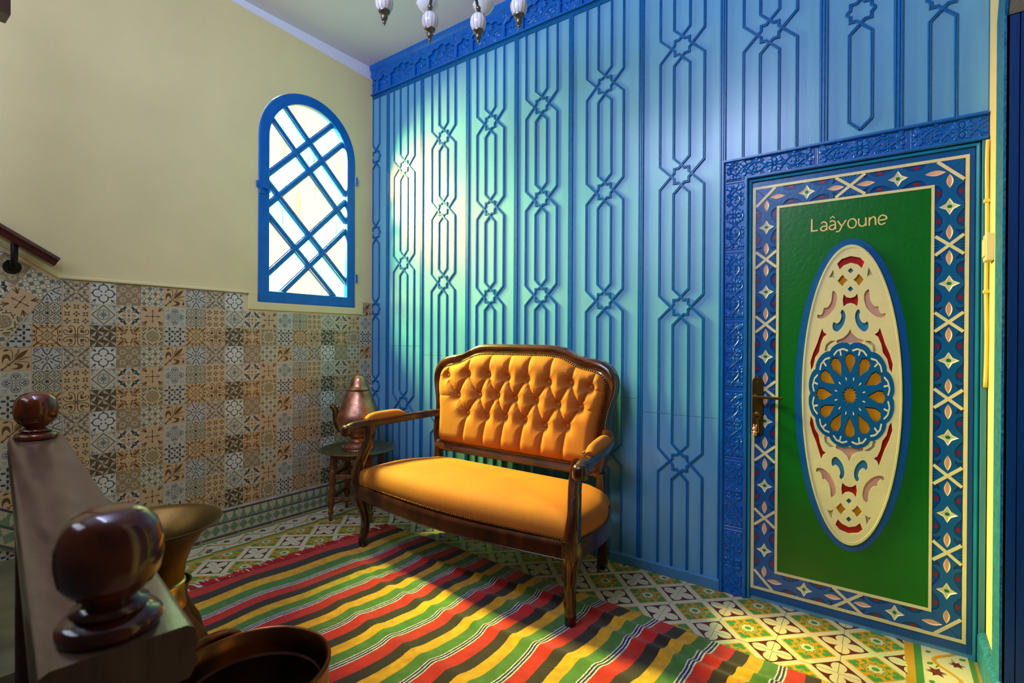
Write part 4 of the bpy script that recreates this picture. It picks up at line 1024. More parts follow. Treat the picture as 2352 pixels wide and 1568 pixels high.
mb = MB(); vv, ff = wr_plate([band], .010, XR - .008); mb.add(vv, ff); t3 = link('trim_3', mb.mesh('trim_3', M['bluerough']), kind='structure')
mb = MB()
for a, b in zip(opening, opening[1:]):
    y0, z0 = a; y1, z1 = b
    mb.add([(XR - .002, y0, z0), (XR - .002, y1, z1), (XR + .22, y1, z1), (XR + .22, y0, z0)], [(0, 1, 2, 3)])
mb.add([(XR + .20, y, z) for y, z in opening], [list(range(len(opening)))])
mb.box((XR + .004, -.337, 0), (XR + .024, -.328, 2.05)); mb.box((XR + .0265, -.338, 0), (XR + .19, -.328, 2.05))
link('niche_lining', mb.mesh('niche_lining', M['bluedark'], fix=False), t3)
mb = MB(); mb.sweep([(XR, -.010, 0), (XR, -.34, 0)], [(0, 0), (.022, 0), (.022, .098), (.008, .112), (0, .112)], up=(0, 0, 1)); bev(link('baseboard_right', mb.mesh('baseboard_right', M['bluerough']), kind='structure'), .004)
# ================================================================== SETTEE
SX, SY, SA = 0.728, -0.662, -0.006
settee = empty('settee', (SX, SY, 0.007), SA, label='dark wood settee with tufted mustard velvet back against the blue wall', category='settee')
CX = 0.636
def yb(z): return 0.465 + 0.07 * (z - 0.45) / 0.6       # leaning back plane
half_out = [(0.0, 1.072), (.12, 1.072), (.225, 1.070), (.275, 1.063), (.320, 1.046), (.365, 1.024), (.415, 1.011), (.47, 1.005), (.525, .990), (.565, .960), (.588, .920), (.594, .875), (.585, .825), (.568, .770), (.556, .715), (.556, .66), (.566, .60), (.558, .54), (.545, .49), (.540, .43)]
half_in = [(0.0, 1.016), (.12, 1.016), (.22, 1.014), (.285, 1.005), (.335, .985), (.385, .963), (.44, .950), (.49, .940), (.520, .922), (.538, .895), (.542, .86), (.534, .80), (.522, .74), (.512, .68), (.508, .60), (.508, .54), (.500, .508)]
def cat(pts, n=5):
    out = []
    for i in range(len(pts) - 1):
        p0, p1, p2, p3 = pts[max(i - 1, 0)], pts[i], pts[i + 1], pts[min(i + 2, len(pts) - 1)]
        for t in range(n):
            t /= n; out.append(tuple(.5 * (2 * b + (c - a) * t + (2 * a - 5 * b + 4 * c - d) * t * t + (3 * b - a - 3 * c + d) * t ** 3) for a, b, c, d in zip(p0, p1, p2, p3)))
    return out + [pts[-1]]
HO, HI = cat(half_out, 3), cat(half_in, 3)
def B3(x, z, h): return (CX + x, yb(z) - h, z)          # h = forward of the back plane
# back frame as a closed moulded ring: profile from outer to inner edge
ring_o = [(-x, z) for x, z in reversed(HO)] + HO[1:]
ring_o = [p for p in ring_o if p[1] > .455]; ring_o = [(-.542, .452)] + ring_o + [(.542, .452)]
ring_i = [(-x, z) for x, z in reversed(HI)] + HI[1:]
mb = MB()
def resample(pts, n, closed=True):
    P = [Vector(p) for p in pts]; Q = P + [P[0]] if closed else P
    L = [0]
    for a, b in zip(Q, Q[1:]): L.append(L[-1] + (b - a).length)
    out = []; j = 0
    for i in range(n):
        d = L[-1] * i / (n if closed else n - 1)
        while j < len(L) - 2 and L[j + 1] < d: j += 1
        t = (d - L[j]) / max(1e-9, L[j + 1] - L[j]); out.append(tuple(Q[j].lerp(Q[j + 1], t)))
    return out
def ang_sample(ring, n=220):
    c = Vector((0, .76)); out = []
    for i in range(n):
        a = 2 * PI * i / n; d = Vector((math.cos(a) * 1.6, math.sin(a))); d.normalize(); best = None
        for p, q in zip(ring, ring[1:] + ring[:1]):
            p, q = Vector(p) - c, Vector(q) - c; e = q - p; den = d.x * e.y - d.y * e.x
            if abs(den) < 1e-9: continue
            t = (p.x * e.y - p.y * e.x) / den; s_ = (p.x * d.y - p.y * d.x) / den
            if t > 0 and -1e-6 <= s_ <= 1 + 1e-6: best = max(best or 0, t)
        out.append(c + d * best)
    return out
AO, AI = ang_sample(ring_o), ang_sample(ring_i)
prof = [(0, -.024), (0, .004), (.06, .018), (.25, .026), (.55, .022), (.80, .012), (.92, .014), (1.0, .008), (1.0, -.010), (.9, -.024)]
n = len(AO); k = len(prof)
for a, b in zip(AO, AI):
    for t, h in prof: q = a.lerp(b, t); mb.v.append(B3(q.x, q.y, h))
for i in range(n):
    j = (i + 1) % n
    for t in range(k):
        t2 = (t + 1) % k; mb.f.append([i * k + t, j * k + t, j * k + t2, i * k + t2]); mb.c.append(None); mb.m.append(0)
link('back_frame', mb.mesh('back_frame', M['woodseat'], smooth=True, ang=50), settee)
# tufted upholstery
BTN = [[(.131, .887), (.290, .898), (.436, .902), (.569, .895), (.695, .892), (.829, .880), (.957, .884), (1.068, .868)],
       [(.226, .775), (.383, .788), (.510, .794), (.629, .786), (.761, .785), (.894, .773), (1.020, .771)],
       [(.305, .682), (.449, .678), (.573, .684), (.698, .682), (.824, .664), (.953, .675)]]
BTN = [[(x - .602, z) for x, z in r] for r in BTN]
def hw(z):
    for (x0, z0), (x1, z1) in zip(HI, HI[1:]):
        if z1 <= z <= z0 and z0 > z1 and z0 < .87: return x0 + (x1 - x0) * (z0 - z) / (z0 - z1)
    return .500 if z < .6 else .541
def ztop(x):
    x = abs(x)
    for (x0, z0), (x1, z1) in zip(HI, HI[1:]):
        if x0 <= x <= x1 and z0 > .9: return z0 + (z1 - z0) * (x - x0) / max(1e-9, x1 - x0)
    return .905
creases = []
for a, b in ((0, 1), (1, 2)):
    for i, p in enumerate(BTN[b]):
        creases += [(p, BTN[a][i]), (p, BTN[a][i + 1])]
for x, z in BTN[2]: creases.append(((x, z), (x - .02, .505)))
for x, z in BTN[0]: creases.append(((x, z), (x * 1.02 + .015, ztop(x))))
creases += [((BTN[0][0]), (-.54, .875)), ((BTN[0][-1]), (.54, .85)), (BTN[1][0], (-.53, .77)), (BTN[1][-1], (.53, .755))]
WK = [1] * len(creases)
for i in range(len(creases) - 2, len(creases)): WK[i] = .25
for i in range(len(creases) - 4, len(creases) - 2): WK[i] = .5
NX, NZ = 230, 120; mb = MB()
for j in range(NZ + 1):
    for i in range(NX + 1):
        s_ = -1 + 2 * i / NX; t = j / NZ
        xt = s_ * .541; zt = ztop(xt); z = .508 + (zt - .508) * t; x = s_ * min(hw(z), .54)
        ex = min(1, (1 - abs(s_)) / .10); ez = min(1, min(t, 1 - t) / .13)
        e = (1 - (1 - ex) ** 2) ** .5 * (1 - (1 - ez) ** 2) ** .5
        h = .002 + .050 * e
        d1 = 9
        cr = 0
        for (p, q), wk in zip(creases, WK):
            px, pz = x - p[0], z - p[1]; dx, dz = q[0] - p[0], q[1] - p[1]; L2 = dx * dx + dz * dz
            u_ = max(0, min(1, (px * dx + pz * dz) / L2)); d = math.hypot(px - u_ * dx, pz - u_ * dz)
            if d < .06: cr = max(cr, wk * (.019 * math.exp(-d / .0035) + .014 * math.exp(-(d / .020) ** 2)))
        bt = 0
        for row in BTN:
            for p in row:
                d = math.hypot(x - p[0], z - p[1])
                if d < .12: bt = max(bt, .038 * math.exp(-(d / .024) ** 1.5) + .012 * math.exp(-(d / .05) ** 2))
        h -= max(cr, bt) * e if bt > cr else (cr * .8 + bt * .5) * e
        mb.v.append(B3(x, z, max(.001, h) + .002))
for j in range(NZ):
    for i in range(NX): mb.f.append([j * (NX + 1) + i, j * (NX + 1) + i + 1, (j + 1) * (NX + 1) + i + 1, (j + 1) * (NX + 1) + i]); mb.c.append(None); mb.m.append(0)
back = link('backrest', mb.mesh('backrest', M['velvet'], smooth=True), settee, label='mustard velvet deep buttoned backrest')
bm_ = MB(); bm_.ball((0, 0, 0), .0125, 1, .5, 1, 14, 8); bme = bm_.mesh('button', M['velvet'], smooth=True)
for row in BTN:
    for x, z in row:
        o = link('button', bme, settee); o.location = B3(x, z, .0160)
# rear of the upholstery
mb = MB(); v, f = plate([ring_i], .012); mb.add([B3(x, z, -.022 + h) for x, z, h in v], f); link('back_panel', mb.mesh('back_panel', M['velvet']), settee)

# seat outline (local x, y)
def seat_outline(n=100, grow=0.0):
    pts = []
    W_ = 1.288
    for i in range(41):
        t = i / 40; x = -.004 + (W_ + .008) * t; pts.append((x, -.022 - .045 * math.sin(PI * t) ** 1.3))
    for i in range(1, 14):
        t = i / 14; pts.append((W_ + .004 + .022 * math.sin(PI * t * .8) - .10 * t ** 3, -.022 + .46 * t))
    c = [(W_ - .075, .46), (W_ - .115, .487)]; pts += c
    left = [(W_ - x, y) for x, y in reversed(pts[41:])]
    return pts + left
SO = seat_outline(); cxs, cys = .644, .215
mb = MB(); rings = 16; n = len(SO)
def seat_pt(o, r, z): return (cxs + (o[0] - cxs) * r, cys + (o[1] - cys) * r, z)
prof = [(.975, .322), (1.0, .330), (1.012, .348), (1.008, .368), (.985, .392), (.945, .411), (.88, .427), (.78, .438), (.62, .446), (.42, .450), (.2, .452), (.02, .452)]
for r, z in prof:
    for o in SO: mb.v.append(seat_pt(o, r, z - .012 * max(0, (o[1] - .2) / .3) * (1 if z > .36 else .3)))
for a in range(len(prof) - 1):
    for i in range(n):
        j = (i + 1) % n; mb.f.append([a * n + i, a * n + j, (a + 1) * n + j, (a + 1) * n + i]); mb.c.append(None); mb.m.append(0)
mb.f.append([(len(prof) - 1) * n + i for i in range(n)]); mb.c.append(None); mb.m.append(0)
link('seat_cushion', mb.mesh('seat_cushion', M['velvet'], smooth=True), settee, label='domed mustard velvet seat')
# seat rail
mb = MB(); rp = [(o[0], o[1], .300) for o in resample(SO, 130)]
secr = [(-.006, -.040), (.016, -.040), (.022, -.034), (.018, -.028), (.020, .010), (.016, .022), (.012, .030), (-.02, .030), (-.02, -.034)]
mb.sweep([(p[0], p[1], .300 + .010 * (abs(p[0] - .644) / .644) ** 2 - .006) for p in rp], [(a, b) for a, b in secr], closed=True)
link('seat_rail', mb.mesh('seat_rail', M['wood'], smooth=True, ang=40), settee)
# legs, posts, arms (mirrored pairs)
oct_ = [(-.5, -.32), (-.32, -.5), (.32, -.5), (.5, -.32), (.5, .32), (.32, .5), (-.32, .5), (-.5, .32)]
def both(name, fn, m, par=settee, sm=True):
    out = []
    for s in (1, -1):
        mb = MB(); fn(mb)
        if s == -1: mb.v = [(1.288 - x, y, z) for x, y, z in mb.v]
        out.append(link(name, mb.mesh(name, m, smooth=sm, ang=45), par))
    return out
def leg_f(mb):
    path = [(.016, .012, .0), (.012, .006, .035), (.018, .012, .075), (.022, .016, .14), (.016, .008, .20), (.004, -.006, .26), (.000, -.010, .30), (.000, -.010, .335)]
    path = cat(path, 4); m_ = len(path) - 1
    sc = []
    for i, p in enumerate(path):
        z = p[2]; sc.append(.036 if z < .02 else .036 + .004 * min(1, z / .1) + .030 * max(0, min(1, (z - .15) / .12)))
    mb.sweep(path, oct_, up=(0, 1, 0), scale=sc)
both('leg', leg_f, M['wood'])
def leg_r(mb):
    path = cat([(.150, .545, -.006), (.132, .525, .08), (.122, .50, .18), (.116, .480, .30), (.116, .470, .40), (.117, .469, .475)], 4)
    mb.sweep(path, oct_, up=(0, 1, 0), scale=[(.044 + .010 * min(1, p[2] / .25) - .018 * max(0, (p[2] - .3) / .17), .040 + .010 * min(1, p[2] / .3)) for p in path])
both('leg', leg_r, M['wood'])
def post(mb):
    path = cat([(.000, -.010, .30), (-.006, -.014, .36), (-.008, -.006, .42), (.002, .014, .48), (.012, .036, .54), (.010, .052, .59), (.000, .056, .622)], 4)
    mb.sweep(path, oct_, up=(0, 1, 0), scale=[.062 - .016 * min(1, (p[2] - .30) / .14) + .006 * max(0, (p[2] - .56) / .06) for p in path])
both('arm_post', post, M['wood'])
ARM = cat([(-.058, -.052, .616), (-.052, -.010, .632), (-.040, .06, .636), (-.022, .16, .640), (.000, .27, .646), (.034, .38, .654), (.076, .445, .662), (.112, .480, .664)], 4)
def arm(mb):
    n_ = len(ARM); sc = []
    for i in range(n_):
        t = i / (n_ - 1); sc.append(((.060 - .016 * min(1, t / .3) if t > .02 else .050) * (1 - .35 * max(0, (t - .8) / .2)), .040 if t > .03 else .046))
    mb.sweep(ARM, [(-.5, -.40), (-.38, -.5), (.38, -.5), (.5, -.40), (.5, .2), (.36, .46), (0, .54), (-.36, .46), (-.5, .2)], scale=sc)
    mb.lathe([(.0001, -.034), (.024, -.034), (.030, -.028), (.031, -.010), (.030, .010), (.025, .019), (.012, .023), (.0001, .0235)], 20, (-.057, -.046, .618))
arms = both('arm', arm, M['wood'])
def pad(mb):
    i0 = [i for i, p in enumerate(ARM) if .045 < p[1] < .325]; pth = [ARM[i] for i in i0]; n_ = len(pth)
    sc = []
    for i in range(n_):
        t = i / (n_ - 1); e = max(.12, (1 - abs(2 * t - 1) ** 4)) ** .5; sc.append((.056 * (.6 + .4 * e), .046 * e))
    mb.sweep([(p[0], p[1], p[2] + .016) for p in pth], [(-.5, 0), (-.5, .25), (-.40, .6), (-.2, .85), (0, .92), (.2, .85), (.40, .6), (.5, .25), (.5, 0)], scale=sc)
both('arm_pad', pad, M['velvet'])
# nail heads
nm_ = MB()
def nail(mb, p, nrm, r=.0062):
    nrm = Vector(nrm).normalized(); t = nrm.orthogonal().normalized(); b = nrm.cross(t); n0 = len(mb.v); p = Vector(p)
    for rr, h in ((1, 0), (.78, .55), (.3, .85)):
        for i in range(6): a = PI / 3 * i; mb.v.append(tuple(p + (t * math.cos(a) + b * math.sin(a)) * r * rr + nrm * r * h))
    for q in range(2):
        for i in range(6):
            j = (i + 1) % 6; mb.f.append([n0 + q * 6 + i, n0 + q * 6 + j, n0 + q * 6 + 6 + j, n0 + q * 6 + 6 + i]); mb.c.append(None); mb.m.append(0)
    mb.f.append([n0 + 12 + i for i in range(6)]); mb.c.append(None); mb.m.append(0)
for x, z in resample(ring_i, 240): nail(nm_, B3(x, z, .012), (0, -1, .1))
for x, y, z in resample([(cxs + (o[0] - cxs) * 1.004, cys + (o[1] - cys) * 1.004, .334) for o in SO], 280):
    if y < .44: nail(nm_, (x, y, z), (x - cxs if abs(y + .04) > .05 else 0, y - cys, .05), .0058)
for s in (1, -1):
    for p in ARM[1:]:
        if .04 < p[1] < .33:
            for d in (1, -1):
                x = p[0] + d * .029; x = x if s == 1 else 1.288 - x; nail(nm_, (x, p[1], p[2] + .022), (d * s, 0, .2), .005)
                q = ARM[min(len(ARM) - 1, ARM.index(p) + 1)]; xm = (p[0] + q[0]) / 2 + d * .029; xm = xm if s == 1 else 1.288 - xm
                nail(nm_, (xm, (p[1] + q[1]) / 2, (p[2] + q[2]) / 2 + .022), (d * s, 0, .2), .005)
link('nail_heads', nm_.mesh('nail_heads', M['nail'], smooth=True, fix=False), settee, kind='stuff')

# ================================================================== RUG
RX0, RX1 = 0.567, 2.98
def rug_h(x, y):
    h = .006
    def ridge(yc, w_, a, x0, x1):
        f_ = 1 / (1 + math.exp(-(x - x0) / .08)) / (1 + math.exp((x - x1) / .08)); return a * f_ * math.exp(-((y - yc) / w_) ** 2)
    h += ridge(-.545 + .03 * math.sin(4 * x), .022, .016, 1.05, 3.0) + ridge(-.66 + .04 * math.sin(3 * x + 1), .026, .014, 1.5, 3.0) + ridge(-.86 + .03 * math.sin(3.3 * x), .03, .013, 1.0, 2.3)
    h += ridge(-.78 + .02 * math.sin(5 * x), .03, .008, .8, 1.5) + ridge(-1.1 + .05 * math.sin(2.5 * x), .035, .010, 1.1, 2.8) + .0025 * math.sin(9 * x + 2 * y) * math.sin(11 * y)
    for lx in (.745, 2.0):
        k_ = min(1, max(0, (math.hypot(x - lx, y + .655) - .04) / .10)); h = .006 + (h - .006) * k_
    return max(.005, h)
def back_edge(x): return -.355 - .045 * (x - .65) + .006 * math.sin(7 * x)
NX, NY = 300, 170; mb = MB(); uv = []
for sfc in (1, 0):
    for j in range(NY + 1):
        for i in range(NX + 1):
            v_ = j / NY; y = back_edge(RX0 + (RX1 - RX0) * i / NX) * (1 - v_) + (-1.66) * v_
            x = RX0 + .058 - .085 * (-.37 - y) + (RX1 - RX0) * i / NX
            mb.v.append((x, y, rug_h(x, y) if sfc else max(.001, rug_h(x, y) - .004)))
            s_ = x - .07 * (y + 1.0) + .010 * math.sin(6 * y + 3 * x) + .006 * math.sin(17 * y + 5 * x)
            sp = (s_ - .862) / .2265 if s_ > .83 else -1.0 + (s_ - .569) / (.83 - .569) * .859
            uv.append((sp + 1.0, y))
NN = (NX + 1) * (NY + 1)
for j in range(NY):
    for i in range(NX): mb.f.append([j * (NX + 1) + i, (j + 1) * (NX + 1) + i, (j + 1) * (NX + 1) + i + 1, j * (NX + 1) + i + 1]); mb.c.append(None); mb.m.append(0)
brd = [i for i in range(NX + 1)] + [j * (NX + 1) + NX for j in range(1, NY + 1)] + [NY * (NX + 1) + i for i in range(NX - 1, -1, -1)] + [j * (NX + 1) for j in range(NY - 1, 0, -1)]
for a, b in zip(brd, brd[1:] + brd[:1]): mb.f.append([a, b, b + NN, a + NN]); mb.c.append(None); mb.m.append(0)
m, nt, b = nmat('striped_wool_weave'); L = nt.links
uvn = nt.nodes.new('ShaderNodeUVMap'); uvn.uv_map = 'UVMap'; sx = nt.nodes.new('ShaderNodeSeparateXYZ'); L.new(uvn.outputs[0], sx.inputs[0])
fr_ = nt.nodes.new('ShaderNodeMath'); fr_.operation = 'FRACT'; 
nz = nt.nodes.new('ShaderNodeTexNoise'); nz.inputs['Scale'].default_value = 120; tc = nt.nodes.new('ShaderNodeTexCoord'); L.new(tc.outputs['Object'], nz.inputs['Vector'])
ma = nt.nodes.new('ShaderNodeMath'); ma.operation = 'MULTIPLY_ADD'; ma.inputs[1].default_value = .022; L.new(nz.outputs[0], ma.inputs[0]); L.new(sx.outputs[0], ma.inputs[2])
L.new(ma.outputs[0], fr_.inputs[0])
cr = nt.nodes.new('ShaderNodeValToRGB'); cr.color_ramp.interpolation = 'CONSTANT'; L.new(fr_.outputs[0], cr.inputs[0])
stops = [(0, (200, 20, 6)), (.232, (38, 27, 13)), (.442, (226, 164, 10)), (.655, (74, 122, 46)), (.860, (222, 214, 190)), (.882, (36, 46, 92)), (.912, (226, 218, 196)), (.930, (36, 46, 92)), (.962, (222, 214, 190)), (.985, (200, 20, 6))]
els = cr.color_ramp.elements
while len(els) < len(stops): els.new(.5)
for e, (p, c) in zip(els, stops): e.position = p
for e, (p, c) in zip(sorted(els, key=lambda q: q.position), stops): e.color = lin(c)
n3 = nt.nodes.new('ShaderNodeTexNoise'); n3.inputs['Scale'].default_value = 30; n3.inputs['Detail'].default_value = 8; L.new(tc.outputs['Object'], n3.inputs['Vector'])
mr = nt.nodes.new('ShaderNodeMapRange'); mr.inputs[1].default_value = .3; mr.inputs[2].default_value = .7; mr.inputs[3].default_value = .72; mr.inputs[4].default_value = 1.08; L.new(n3.outputs[0], mr.inputs[0])
mx = nt.nodes.new('ShaderNodeMix'); mx.data_type = 'RGBA'; mx.blend_type = 'MULTIPLY'; mx.inputs[0].default_value = 1; L.new(cr.outputs[0], mx.inputs[6]); L.new(mr.outputs[0], mx.inputs[7]); L.new(mx.outputs[2], b.inputs['Base Color'])
b.inputs['Roughness'].default_value = .92; b.inputs['Sheen Weight'].default_value = .15
wv = nt.nodes.new('ShaderNodeTexWave'); wv.inputs['Scale'].default_value = 62; wv.bands_direction = 'Y'; wv.inputs['Distortion'].default_value = 1.5; L.new(tc.outputs['Object'], wv.inputs['Vector'])
wv2 = nt.nodes.new('ShaderNodeTexWave'); wv2.inputs['Scale'].default_value = 80; wv2.bands_direction = 'X'; wv2.inputs['Distortion'].default_value = 1.5; L.new(tc.outputs['Object'], wv2.inputs['Vector'])
ad = nt.nodes.new('ShaderNodeMath'); ad.operation = 'MULTIPLY'; L.new(wv.outputs['Fac'], ad.inputs[0]); L.new(wv2.outputs['Fac'], ad.inputs[1])
bp = nt.nodes.new('ShaderNodeBump'); bp.inputs['Strength'].default_value = .55; bp.inputs['Distance'].default_value = .003; L.new(ad.outputs[0], bp.inputs['Height']); L.new(bp.outputs[0], b.inputs['Normal'])
rug = empty('rug', (0, 0, 0), label='striped red, black, yellow and green woven rug on the tiled floor', category='rug')
me = mb.mesh('rug', m, smooth=True, fix=False); ul = me.uv_layers.new(name='UVMap')
for lp_ in me.loops: ul.data[lp_.index].uv = uv[lp_.vertex_index]
weave = link('weave', me, rug)
mb = MB()
for i in range(560):
    y = -.37 - 1.28 * R.random(); x = RX0 + .058 - .085 * (-.37 - y) + .004; l = R.uniform(.040, .078); dy = R.gauss(-.004, .012); w_ = R.uniform(.003, .006)
    red = R.random() < .9; c = lin((176 + R.randint(-20, 20), 14, 16) if red else (216, 204, 176)); 
    if red is False: l *= 1.2
    zt = R.uniform(.001, .006)
    mb.add([(x, y - w_, .008), (x, y + w_, .008), (x - l * .6, y + w_ + dy * .6, zt + .004), (x - l * .6, y - w_ + dy * .6, zt + .004), (x - l, y + dy + w_ * .3, .001), (x - l, y + dy - w_ * .3, .001)], [(0, 1, 2, 3), (3, 2, 4, 5)], c)
link('fringe', mb.mesh('fringe', M['fringe'], fix=False), rug, kind='stuff', label='frayed red fringe')

# ================================================================== TRAY TABLE, TRAY, TEAPOT
TX, TY, TZ = .300, -.352, .414
tab = empty('side_table', (TX, TY, 0), math.radians(32), label='small carved orange wood stand with turned legs under the brass tray', category='table')
tp = [(.0001, 0), (.009, 0), (.012, .012), (.009, .022), (.008, .03), (.017, .045), (.018, .060), (.012, .066), (.015, .075), (.020, .10), (.020, .19), (.015, .20), (.015, .21), (.021, .22), (.021, .30), (.015, .312), (.021, .32), (.021, TZ - .012), (.0001, TZ - .012)]
tm = MB(); tm.lathe(tp, 14); tme = tm.mesh('leg', M['oldwood'], smooth=True, ang=40)
LP = [(.118, .118), (-.118, .118), (-.118, -.118), (.118, -.118)]
for x, y in LP:
    o = link('leg', tme, tab, (x * 1.06, y * 1.06, 0)); o.rotation_euler = (y * .32, -x * .32, 0)
for i in range(4):
    (x0, y0), (x1, y1) = LP[i], LP[(i + 1) % 4]
    for z, h_ in ((.385, .016), (.27, .010), (.135, .010)):
        f_ = 1.06 + (0 - .32 * z) * 0.9
        mb = MB(); mb.sweep([(x0 * f_, y0 * f_, z), (x1 * f_, y1 * f_, z)], [(-.008, -h_), (.008, -h_), (.008, h_), (-.008, h_)]); bev(link('stretcher', mb.mesh('stretcher', M['oldwood']), tab), .003)
mb = MB(); mb.lathe([(.0001, .004), (.16, .004), (.178, .005), (.190, .012), (.205, .015), (.228, .016), (.233, .013), (.230, .009), (.205, .008), (.19, .004), (.176, 0), (.0001, 0)], 72)
for r_ in (.05, .08, .11, .14, .16): mb.lathe([(r_ - .002, .004), (r_, .0055), (r_ + .002, .004)], 60)
tray = link('tray', mb.mesh('tray', M['tray'], smooth=True, ang=50), None, (TX, TY, TZ - .006), label='round dull brass tray lying on the small wood stand', category='tray')
PX, PY, PZ = .292, -.345, TZ - .001
pot = empty('teapot', (PX, PY, PZ), math.radians(0), label='tall tarnished copper teapot with domed lid standing on the brass tray', category='teapot')
mb = MB()
mb.lathe([(.0001, 0), (.092, 0), (.096, .004), (.092, .010), (.096, .016), (.088, .020), (.080, .034), (.062, .048), (.048, .062), (.047, .070), (.060, .082), (.098, .102), (.120, .130), (.131, .170), (.132, .195), (.126, .225), (.112, .262), (.096, .305), (.082, .340), (.072, .362), (.064, .372), (.060, .372), (.0001, .372)], 48)
for i in range(36):
    a = 2 * PI * i / 36; mb.sweep([(.093 * math.cos(a), .093 * math.sin(a), .001), (.094 * math.cos(a + .2), .094 * math.sin(a + .2), .018)], circ(0, 0, .0035, 6))
link('body', mb.mesh('body', M['copper'], smooth=True, ang=60), pot)
mb = MB(); mb.lathe([(.060, .371), (.069, .371), (.071, .376), (.067, .381), (.060, .384), (.052, .400), (.047, .425), (.042, .442), (.030, .458), (.014, .466), (.0001, .468)], 36); mb.ball((0, 0, .470), .006)
link('lid', mb.mesh('lid', M['copper'], smooth=True, ang=60), pot)
mb = MB(); d0 = Vector((-.807, -.59, 0)) * 1.0
pth = cat([tuple(d0 * .100 + Vector((0, 0, .120))), tuple(d0 * .126 + Vector((0, 0, .150))), tuple(d0 * .140 + Vector((0, 0, .195))), tuple(d0 * .146 + Vector((0, 0, .235))), tuple(d0 * .160 + Vector((0, 0, .262))), tuple(d0 * .178 + Vector((0, 0, .262)))], 4)
mb.sweep(pth, circ(0, 0, 1, 12), up=(-.59, .807, 0), scale=[.030 - .018 * i / (len(pth) - 1) for i in range(len(pth))])
mb.ball(tuple(d0 * .172 + Vector((0, 0, .266))), .012)
link('spout', mb.mesh('spout', M['brass'], smooth=True, ang=60), pot)

# ================================================================== CHANDELIER
HX, HY = 1.693, -1.031
ch = empty('chandelier', (HX, HY, 2.42), label='pewter chandelier with ribbed white opal glass drops hanging from the ceiling', category='chandelier')
z_ = lambda z: z - 2.42
mb = MB(); mb.lathe([(.0001, z_(3.04)), (.07, z_(3.04)), (.06, z_(3.01)), (.012, z_(2.99)), (.008, z_(2.9)), (.03, z_(2.86)), (.045, z_(2.80)), (.03, z_(2.74)), (.055, z_(2.70)), (.06, z_(2.66)), (.03, z_(2.62)), (.012, z_(2.60)), (.0001, z_(2.59))], 24); link('stem', mb.mesh('stem', M['pewter'], smooth=True, ang=50), ch)
gm = MB(); gs = 48
rib_ = lambda a, z: 1 - .022 * abs(math.cos(a * 6)) ** 12
gm.lathe([(.010, .0385), (.018, .0365), (.027, .029), (.0335, .0155), (.0350, .003), (.033, -.011), (.028, -.0235), (.0215, -.032)], gs, sq=rib_)
gme = gm.mesh('glass_drop', M['glass'], smooth=True)
lm = MB()
for i in range(12):
    a = 2 * PI * (i) / 12; lm.sweep([(r_ * math.cos(a), r_ * math.sin(a), z) for r_, z in ((.0272, .029), (.0333, .0155), (.0348, .003), (.0328, -.011), (.0278, -.0235), (.0215, -.032))], circ(0, 0, .0007, 5), up=(0, 0, 1))
lme = lm.mesh('rib_line', M['rim'])
fm = MB(); fm.lathe([(.0001, -.028), (.0222, -.028), (.0235, -.033), (.0205, -.040), (.012, -.044), (.010, -.047), (.0135, -.051), (.014, -.058), (.010, -.068), (.0055, -.072), (.0072, -.076), (.0064, -.080), (.0032, -.083), (.0036, -.086), (.0001, -.090)], 20); tmb = MB(); tmb.lathe([(.0001, .062), (.006, .060), (.0065, .048), (.012, .042), (.010, .037)], 14); tcm = tmb.mesh('top_cap', M['pewter'], smooth=True, ang=50)
fme = fm.mesh('finial', M['pewter'], smooth=True, ang=50)
cm_ = MB(); cm_.lathe([(.006, 0), (.020, .006), (.034, .018), (.042, .032), (.046, .038), (.0465, .042), (.041, .040), (.030, .026), (.014, .014), (.0001, .012)], 48, sq=lambda a, z: 1 + .03 * math.sin(14 * a + 60 * z))
cme = cm_.mesh('cup', M['glass'], smooth=True)
kn = MB(); kn.lathe([(.0001, .012), (.012, .012), (.012, .10), (.010, .104), (.0001, .104)], 14); kme = kn.mesh('candle_sleeve', M['glass'], smooth=True, ang=50)
for i in range(10):
    a = math.radians(181.5 - 35.4 * i); u = Vector((math.cos(a), math.sin(a), 0)); r_ = .335; zc = z_(2.438 + (.004 if i in (1, 2) else .0))
    c = u * r_ + Vector((0, 0, zc))
    mb = MB(); mb.sweep(cat([tuple(u * .05 + Vector((0, 0, z_(2.68)))), tuple(u * .13 + Vector((0, 0, z_(2.70)))), tuple(u * .22 + Vector((0, 0, z_(2.63)))), tuple(u * .29 + Vector((0, 0, z_(2.545)))), tuple(u * .33 + Vector((0, 0, z_(2.506)))), tuple(u * .372 + Vector((0, 0, z_(2.498)))), tuple(u * .40 + Vector((0, 0, z_(2.518))))], 4), circ(0, 0, .0065, 8), up=(-u.y, u.x, 0)); mb.ball(tuple(u * .333 + Vector((0, 0, z_(2.503)))), .011)
    ar = link('arm', mb.mesh('arm', M['pewter'], smooth=True, ang=60), ch)
    g = link('glass_drop', gme, ch, c); link('rib_line', lme, g); link('finial', fme, g); link('top_cap', tcm, g)
    link('cup', cme, ch, u * .40 + Vector((0, 0, z_(2.516)))); link('candle_sleeve', kme, ch, u * .40 + Vector((0, 0, z_(2.516))))
